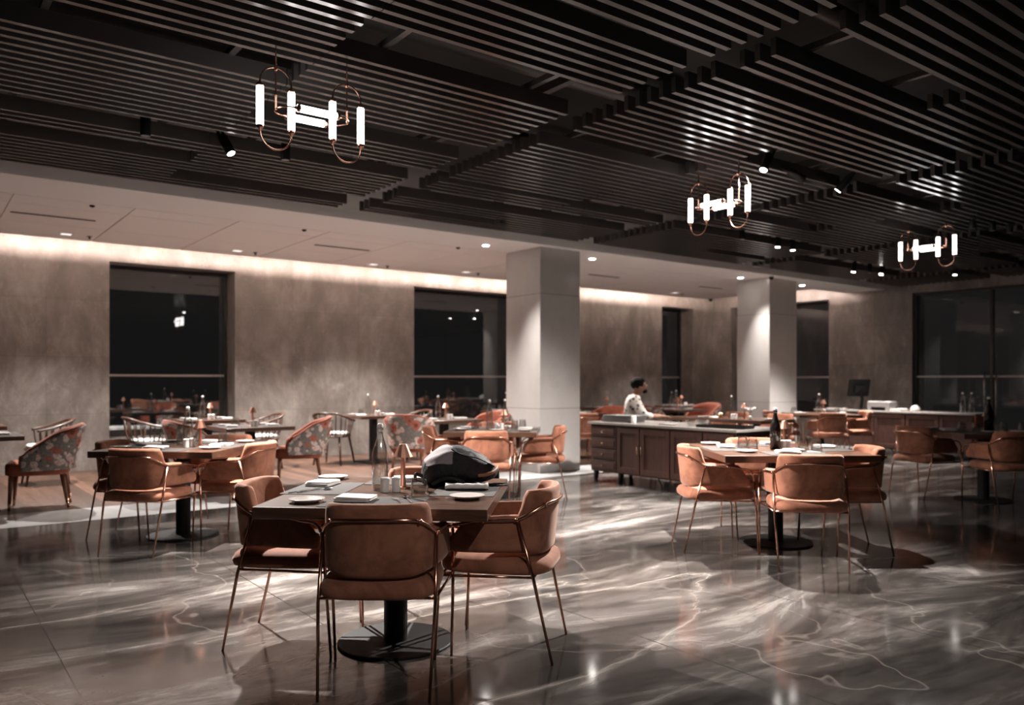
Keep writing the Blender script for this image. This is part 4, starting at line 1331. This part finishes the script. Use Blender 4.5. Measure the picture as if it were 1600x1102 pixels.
# ---- things on the near sideboard
Z1 = .7703
t = thing('tray_stack', '', 'tray') ; bpy.data.objects.remove(t)
for k in range(4):
    bm = new_bm(); loops = []
    for s, z in ((.90, 0), (.98, .006), (1, .020), (.96, .021), (.92, .012), (.5, .010)):
        loops.append([Vector((x*s, y*s, z)) for x, y in superell(.19, .27, 5, 40)])
    rings(bm, loops); o = link('serving_tray', bm, M['tray'], smooth=False, bevel=.001)
    o.location = (7.38 + .006*k, 7.38 - .008*k, Z1 + .0215*k); o.rotation_euler = (0, 0, R(3*k))
    tag(o, 'grey tray on the left end of the sideboard, ' + ('lowest of four', 'second from the bottom', 'second from the top', 'topmost of four')[k], 'tray', 'stacked grey trays')
bm = new_bm(); lathe(bm, [(.028, 0), (.031, .003), (.031, .088), (.027, .094)], 22)
o = link('canister', bm, M['white'], smooth=True); o.location = (7.22, 7.03, Z1); tag(o, 'white canister standing on the sideboard before the seated man', 'canister')
bm = new_bm(); loops = []
for s, z in ((.90, 0), (.97, .004), (1, .030), (.975, .031), (.94, .008), (.4, .007)):
    loops.append([Vector((x*s, y*s, z)) for x, y in superell(.14, .33, 7, 44)])
rings(bm, loops); o = link('serving_tray', bm, M['blackm'], bevel=.001); o.location = (7.32, 5.72, Z1); o.rotation_euler = (0, 0, R(3))
tag(o, 'black rectangular tray at the right end of the near sideboard', 'tray')
for i, (x, y, rr, lab) in enumerate([(7.30, 6.18, .075, 'glass bowl beside the black tray on the sideboard'), (7.62, 6.28, .085, 'glass bowl at the back of the sideboard')]):
    bm = new_bm(); lathe(bm, [(rr*.55, 0), (rr*.6, .004), (rr*.95, .05), (rr, .062), (rr*.95, .062), (rr*.9, .05), (rr*.5, .008)], 26)
    o = link('bowl', bm, M['thin'], smooth=True); o.location = (x, y, Z1); tag(o, lab, 'bowl', 'glass bowls')
for i, (x, y, lab) in enumerate([(7.32, 6.55, 'flat grey plate on the middle of the sideboard'), (7.60, 5.98, 'flat grey plate behind the black tray')]):
    bm = new_bm(); lathe(bm, [(.08, 0), (.115, .010), (.118, .013), (.08, .006)], 30)
    o = link('dinner_plate', bm, M['porcelain'], smooth=True); o.location = (x, y, Z1); tag(o, lab, 'plate', 'plates on the sideboard')
# ---- things on the far counter
t = thing('till_monitor', 'black till monitor on a stand, seen from behind, on the far counter', 'monitor', (13.92, 7.86, Z1), R(0))
Mm = Matrix.Translation((0, 0, .40)) @ Matrix.Rotation(R(-32), 4, 'Z') @ Matrix.Rotation(R(16), 4, 'X')
bm = new_bm(); box(bm, -.20, .20, -.018, .018, -.16, .16, M=Mm); link('housing', bm, M['blackm'], t, bevel=.008)
bm = new_bm(); box(bm, -.185, .185, .0185, .020, -.145, .145, M=Mm); link('screen', bm, M['screen'], t)
bm = new_bm(); box(bm, -.10, .10, -.05, -.019, -.08, .06, M=Mm); box(bm, -.08, .08, -.030, -.0185, .09, .13, M=Mm); link('back_cover', bm, M['blackm'], t, bevel=.004)
bm = new_bm(); tube(bm, [(.02, -.03, .01), (.03, -.05, .20), (.0, -.03, .38)], [.030, .026, .022], 12); lathe(bm, [(.11, 0), (.11, .012), (.03, .018)], 28, cx=.02, cy=-.03); link('stand', bm, M['blackm'], t, smooth=False)
t = thing('receipt_printer', 'grey printer with pale lid on the far counter, right of the monitor', 'printer', (13.90, 7.40, Z1), R(0))
bm = new_bm(); box(bm, -.16, .16, -.20, .20, .06, .15); box(bm, -.16, .16, -.20, -.13, 0, .06); box(bm, -.16, .16, .13, .20, 0, .06); link('housing', bm, M['plastic'], t, bevel=.006)
bm = new_bm(); box(bm, -.13, .15, -.13, .13, .004, .058); link('paper_slot', bm, M['blackm'], t)
bm = new_bm(); box(bm, -.15, .12, -.19, -.06, .1505, .160); box(bm, -.15, .12, .06, .19, .1505, .160); link('lid', bm, M['white'], t, bevel=.003)
o = put('napkin', 13.86, 7.10, Z1, 85, 'folded white cloth on the far counter', G_NP); o.scale = (1.6, 1.6, 1.8)
bm = new_bm(); sphere(bm, (0, 0, .0), .085, .085, .11, 24, 12)
for v in bm.verts: v.co.z = max(v.co.z, 0)
bmesh.ops.remove_doubles(bm, verts=bm.verts, dist=1e-4)
o = link('bowl_cover', bm, M['porcelain'], smooth=True); o.location = (13.86, 6.80, Z1); tag(o, 'pale domed cover on the far counter beside the folded cloth', 'dome cover')
put('bottle_far', 13.88, 6.03, Z1, 0, 'left clear bottle of the pair at the end of the far counter', G_BT)
put('bottle_far', 13.90, 5.90, Z1, 0, 'right clear bottle of the pair at the end of the far counter', G_BT)
for y, l in ((8.15, 'left'), (8.35, 'far left')):
    put('napkin', 13.85, y, Z1, 80, 'white folded napkin at the %s end of the far counter' % l, G_NP)

# ================================================================== backpack
bp = thing('backpack', 'black backpack with grey top panel lying on the nearest table', 'backpack')
x, y = T1.p(.285, .275); bp.location = (x, y, .7525); bp.rotation_euler = (0, 0, R(-41.3 + 16))
prof = [(-.205, .030, .085, .075, .010), (-.195, .075, .125, .100, .004), (-.170, .105, .150, .118, .002), (-.130, .128, .180, .125, .001), (-.085, .136, .204, .128, .001), (-.035, .136, .209, .128, .001),
        (.010, .130, .203, .125, .001), (.055, .122, .188, .118, .002), (.100, .112, .165, .108, .006), (.140, .098, .138, .095, .014), (.172, .078, .110, .075, .026), (.192, .045, .082, .045, .040), (.200, .018, .068, .018, .050)]
def bagpt(k, a, sc=1.0, base=0.0):
    x_, w_, top, wb, zb = prof[k]
    zc_ = (top+zb)/2; hh = (top-zb)/2
    c_, s_ = math.cos(a), math.sin(a)
    e = 2/2.7
    px = math.copysign(abs(c_)**e, c_)*w_*sc
    pz = zc_ + math.copysign(abs(s_)**e, s_)*hh*sc
    cr = .006*math.sin(k*2.1 + a*5) + .004*math.sin(k*1.3 - a*9)
    return Vector((x_, px*(1+cr*4), max(pz + cr*(1 if s_ > -.2 else 0), .0015)))
bm = new_bm()
rings(bm, [[bagpt(k, 2*PI*i/30) for i in range(30)] for k in range(len(prof))])
link('bag_body', bm, M['bagblack'], bp, smooth=True, subsurf=1)
bm = new_bm(); loops = []
A0, A1 = R(52), R(168)
for k in range(1, 6):
    out_ = [bagpt(k, A0 + (A1-A0)*i/12 + (.10*(k-3)), 1.03) for i in range(13)]
    in_ = [bagpt(k, A0 + (A1-A0)*i/12 + (.10*(k-3)), .97) for i in range(12, -1, -1)]
    loops.append(out_+in_)
rings(bm, loops); link('grey_panel', bm, M['baggrey'], bp, smooth=True, subsurf=1)
bm = new_bm(); tube(bm, catmull([(.075, -.118, .055), (.115, -.110, .058), (.155, -.092, .066), (.188, -.050, .080), (.204, 0, .088)], 6), .010, 8, flat=.45); link('leather_trim', bm, M['leather'], bp, smooth=True)
bm = new_bm(); tube(bm, catmull([(-.06, -.10, .195), (-.01, -.118, .165), (.06, -.116, .150), (.12, -.10, .125), (.17, -.07, .098)], 6), .0035, 6); link('zipper', bm, M['blackm'], bp, smooth=True)
bm = new_bm(); tube(bm, catmull([(-.075, -.095, .185), (-.083, -.11, .172), (-.088, -.113, .155)], 4), .0035, 6); link('zip_pull', bm, M['steel'], bp, smooth=True)
for P_, nm in (([(-.16, -.118, .015), (-.10, -.160, .050), (-.03, -.172, .040), (.0, -.165, .012), (-.05, -.15, .005)], 'strap'), ([(.0, -.16, .010), (.06, -.17, .020), (.12, -.15, .012), (.20, -.115, .008), (.235, -.10, .005)], 'strap'), ([(-.20, -.04, .05), (-.235, -.03, .06), (-.236, -.02, .03), (-.205, -.02, .02)], 'grab_loop')):
    bm = new_bm(); tube(bm, catmull(P_, 6), .010, 8, flat=.35); link(nm, bm, M['bagblack'], bp, smooth=True)
bm = new_bm(); tube(bm, [(.04, -.178, .024), (.075, -.172, .010)], .0035, 6); tube(bm, [(.17, -.135, .008), (.235, -.112, .006)], .003, 6); link('buckle', bm, M['steel'], bp, smooth=True)

# ================================================================== seated man
def skin_mesh(name, verts, edges, radii, mat_, parent, levels=2, root=0):
    me = bpy.data.meshes.new(name); bm = bmesh.new()
    ly = bm.verts.layers.skin.new()
    vs = [bm.verts.new(v) for v in verts]
    for a, b in edges: bm.edges.new((vs[a], vs[b]))
    for i, (v, rr) in enumerate(zip(vs, radii)):
        v[ly].radius = rr if isinstance(rr, tuple) else (rr, rr)
        v[ly].use_root = (i == root)
    bm.to_mesh(me); bm.free(); me.materials.append(mat_)
    o = bpy.data.objects.new(name, me); COL.objects.link(o)
    if parent: o.parent = parent
    s = o.modifiers.new('skin', 'SKIN'); s.use_smooth_shade = True
    q = o.modifiers.new('sub', 'SUBSURF'); q.levels = levels; q.render_levels = levels
    return o
MX, MY, MA = 8.34, 8.00, -40.0
man = thing('person', 'seated person in a pale printed shirt, facing right, behind the sideboard', 'person', (MX, MY, 0), R(MA-90))
man.scale = (1.15, 1.15, 1.02)
V, E_, RR = [], [], []
def ad(p, r, parent=None):
    V.append(p); RR.append(r)
    if parent is not None: E_.append((parent, len(V)-1))
    return len(V)-1
pel = ad((0, -.05, .56), (.125, .10))
sp1 = ad((0, -.085, .70), (.115, .095), pel); sp2 = ad((0, -.10, .86), (.125, .10), sp1); ch = ad((0, -.085, .99), (.13, .09), sp2)
nk = ad((0, -.05, 1.075), .052, ch); nk2 = ad((0, -.030, 1.12), .050, nk)
hd1 = ad((0, .000, 1.165), (.066, .078), nk2); hd2 = ad((0, .000, 1.225), (.074, .088), hd1); hd3 = ad((0, -.012, 1.275), (.058, .066), hd2)
ad((0, .098, 1.190), .014, hd1)                       # nose
for e in (-1, 1): ad((e*.082, -.008, 1.19), .012, hd1)  # ears
for e in (-1, 1):
    sh = ad((e*.165, -.085, 1.015), .058, ch); el = ad((e*.235, .02, .80), .042, sh); fo = ad((e*.19, .14, .775), .036, el); wr = ad((e*.10, .245, .775), .026, fo)
    pa = ad((e*.07, .295, .772), (.036, .018), wr)
    for f in range(4):
        bx_ = .07 - .024 + .016*f
        k1 = ad((e*bx_, .335, .772), .0095, pa); ad((e*(bx_-.004), .365 - .004*abs(f-1.4), .760), .008, k1)
    th_ = ad((e*.035, .300, .785), .010, wr); ad((e*.020, .330, .782), .0085, th_)
    hp = ad((e*.09, -.02, .52), .085, pel); kn = ad((e*.14, .38, .50), .060, hp); an = ad((e*.14, .36, .10), .038, kn); ad((e*.14, .50, .035), .034, an)
skin_mesh('body', V, E_, RR, M['skin'], man)
V, E_, RR = [], [], []
pel = ad((0, -.05, .56), (.14, .118)); sp1 = ad((0, -.085, .70), (.132, .112), pel); sp2 = ad((0, -.10, .86), (.142, .116), sp1); ch = ad((0, -.085, .985), (.145, .104), sp2); ad((0, -.06, 1.055), (.072, .062), ch)
for e in (-1, 1):
    sh = ad((e*.17, -.085, 1.01), .074, ch); el = ad((e*.237, .02, .80), .060, sh); ad((e*.195, .135, .777), .052, el)
skin_mesh('shirt', V, E_, RR, M['shirt'], man)
V, E_, RR = [], [], []
pel = ad((0, -.05, .55), (.145, .12))
for e in (-1, 1):
    hp = ad((e*.09, -.02, .525), .10, pel); kn = ad((e*.14, .38, .505), .075, hp); ad((e*.14, .36, .13), .055, kn)
skin_mesh('trousers', V, E_, RR, M['cloth_dark'], man)
bm = new_bm(); sphere(bm, (0, -.022, 1.232), .089, .098, .092, 20, 14)
for v in bm.verts:
    if v.co.y > .045 and v.co.z < 1.262: v.co.y = .045
    if v.co.z < 1.15: v.co.z = 1.15 + (v.co.z-1.15)*.2
    v.co += Vector((.004*math.sin(v.co.z*90+v.co.x*60), .004*math.sin(v.co.x*80), .004*math.sin(v.co.y*85)))
link('hair', bm, M['hair'], man, smooth=True, subsurf=1)
bm = new_bm(); sphere(bm, (0, .056, 1.128), .050, .036, .034, 16, 10); link('beard', bm, M['hair'], man, smooth=True)
for e in (-1, 1):
    bm = new_bm(); sphere(bm, (e*.030, .078, 1.213), .011, .009, .008, 10, 8); link('eye', bm, M['cushion'], man, smooth=True)
    bm = new_bm(); tube(bm, [(e*.014, .087, 1.232), (e*.045, .078, 1.234)], .005, 6); link('eyebrow', bm, M['hair'], man, smooth=True)
bm = new_bm(); tube(bm, [(-.022, .084, 1.155), (0, .090, 1.156), (.022, .084, 1.155)], .004, 6); link('lips', bm, M['leather'], man, smooth=True)
for e in (-1, 1):
    bm = new_bm(); loops = []
    for s, z in ((1, 0), (1, .03), (.85, .07), (.5, .09)):
        loops.append([Vector((e*.14+x*s, .43 + y*s - (1-s)*.05, z)) for x, y in superell(.048, .135, 2.6, 20)])
    rings(bm, loops); link('shoe', bm, M['blackm'], man, smooth=True)
put('spindle_chair', MX + .03*math.cos(R(MA+180)), MY + .03*math.sin(R(MA+180)), 0, face(MA), 'dark wooden chair the seated person sits on', SPG)

# the unused copy sources never stay in the scene: every first copy is the thing itself

# ---- small fixtures
def dome(x, y, z, label):
    t = thing('security_camera', label, 'security camera', (x, y, z))
    bm = new_bm(); lathe(bm, [(.045, 0), (.045, -.018)], 20); link('mount', bm, M['blackm'], t, smooth=False)
    bm = new_bm(); lathe(bm, [(.040, -.0182), (.038, -.035), (.026, -.052), (.008, -.060)], 20); link('dome', bm, M['darkglass'], t, smooth=True)
dome(12.46, 8.70, 3.18, 'black dome camera under the ceiling at the corner of the far pillar')
dome(14.76, 11.93, 3.18, 'black dome camera under the ceiling in the far room corner')
for x, l in ((10.93, 'left'), (11.14, 'right')):
    bm = new_bm(); box(bm, x-.045, x+.045, 12.885, 12.899, 1.54, 1.66)
    tag(link('wall_switch', bm, M['blackm'], bevel=.004), '%s black switch on the stone wall right of the near pillar' % l, 'switch', 'wall switches')
t = thing('sprinkler', 'small metal sprinkler hanging from the slats at the top edge', 'sprinkler', (2.82, 2.58, 3.16))
bm = new_bm(); tube(bm, [(0, 0, .12), (0, 0, .03)], .009, 8); lathe(bm, [(.02, .025), (.02, .03)], 12); link('pipe', bm, M['steel'], t)
bm = new_bm(); tube(bm, [(-.012, 0, .025), (-.013, 0, .0), (0, 0, -.012), (.013, 0, .0), (.012, 0, .025)], .003, 6); link('yoke', bm, M['steel'], t)
bm = new_bm(); lathe(bm, [(.018, -.0155), (.018, -.013)], 14); link('deflector', bm, M['steel'], t)
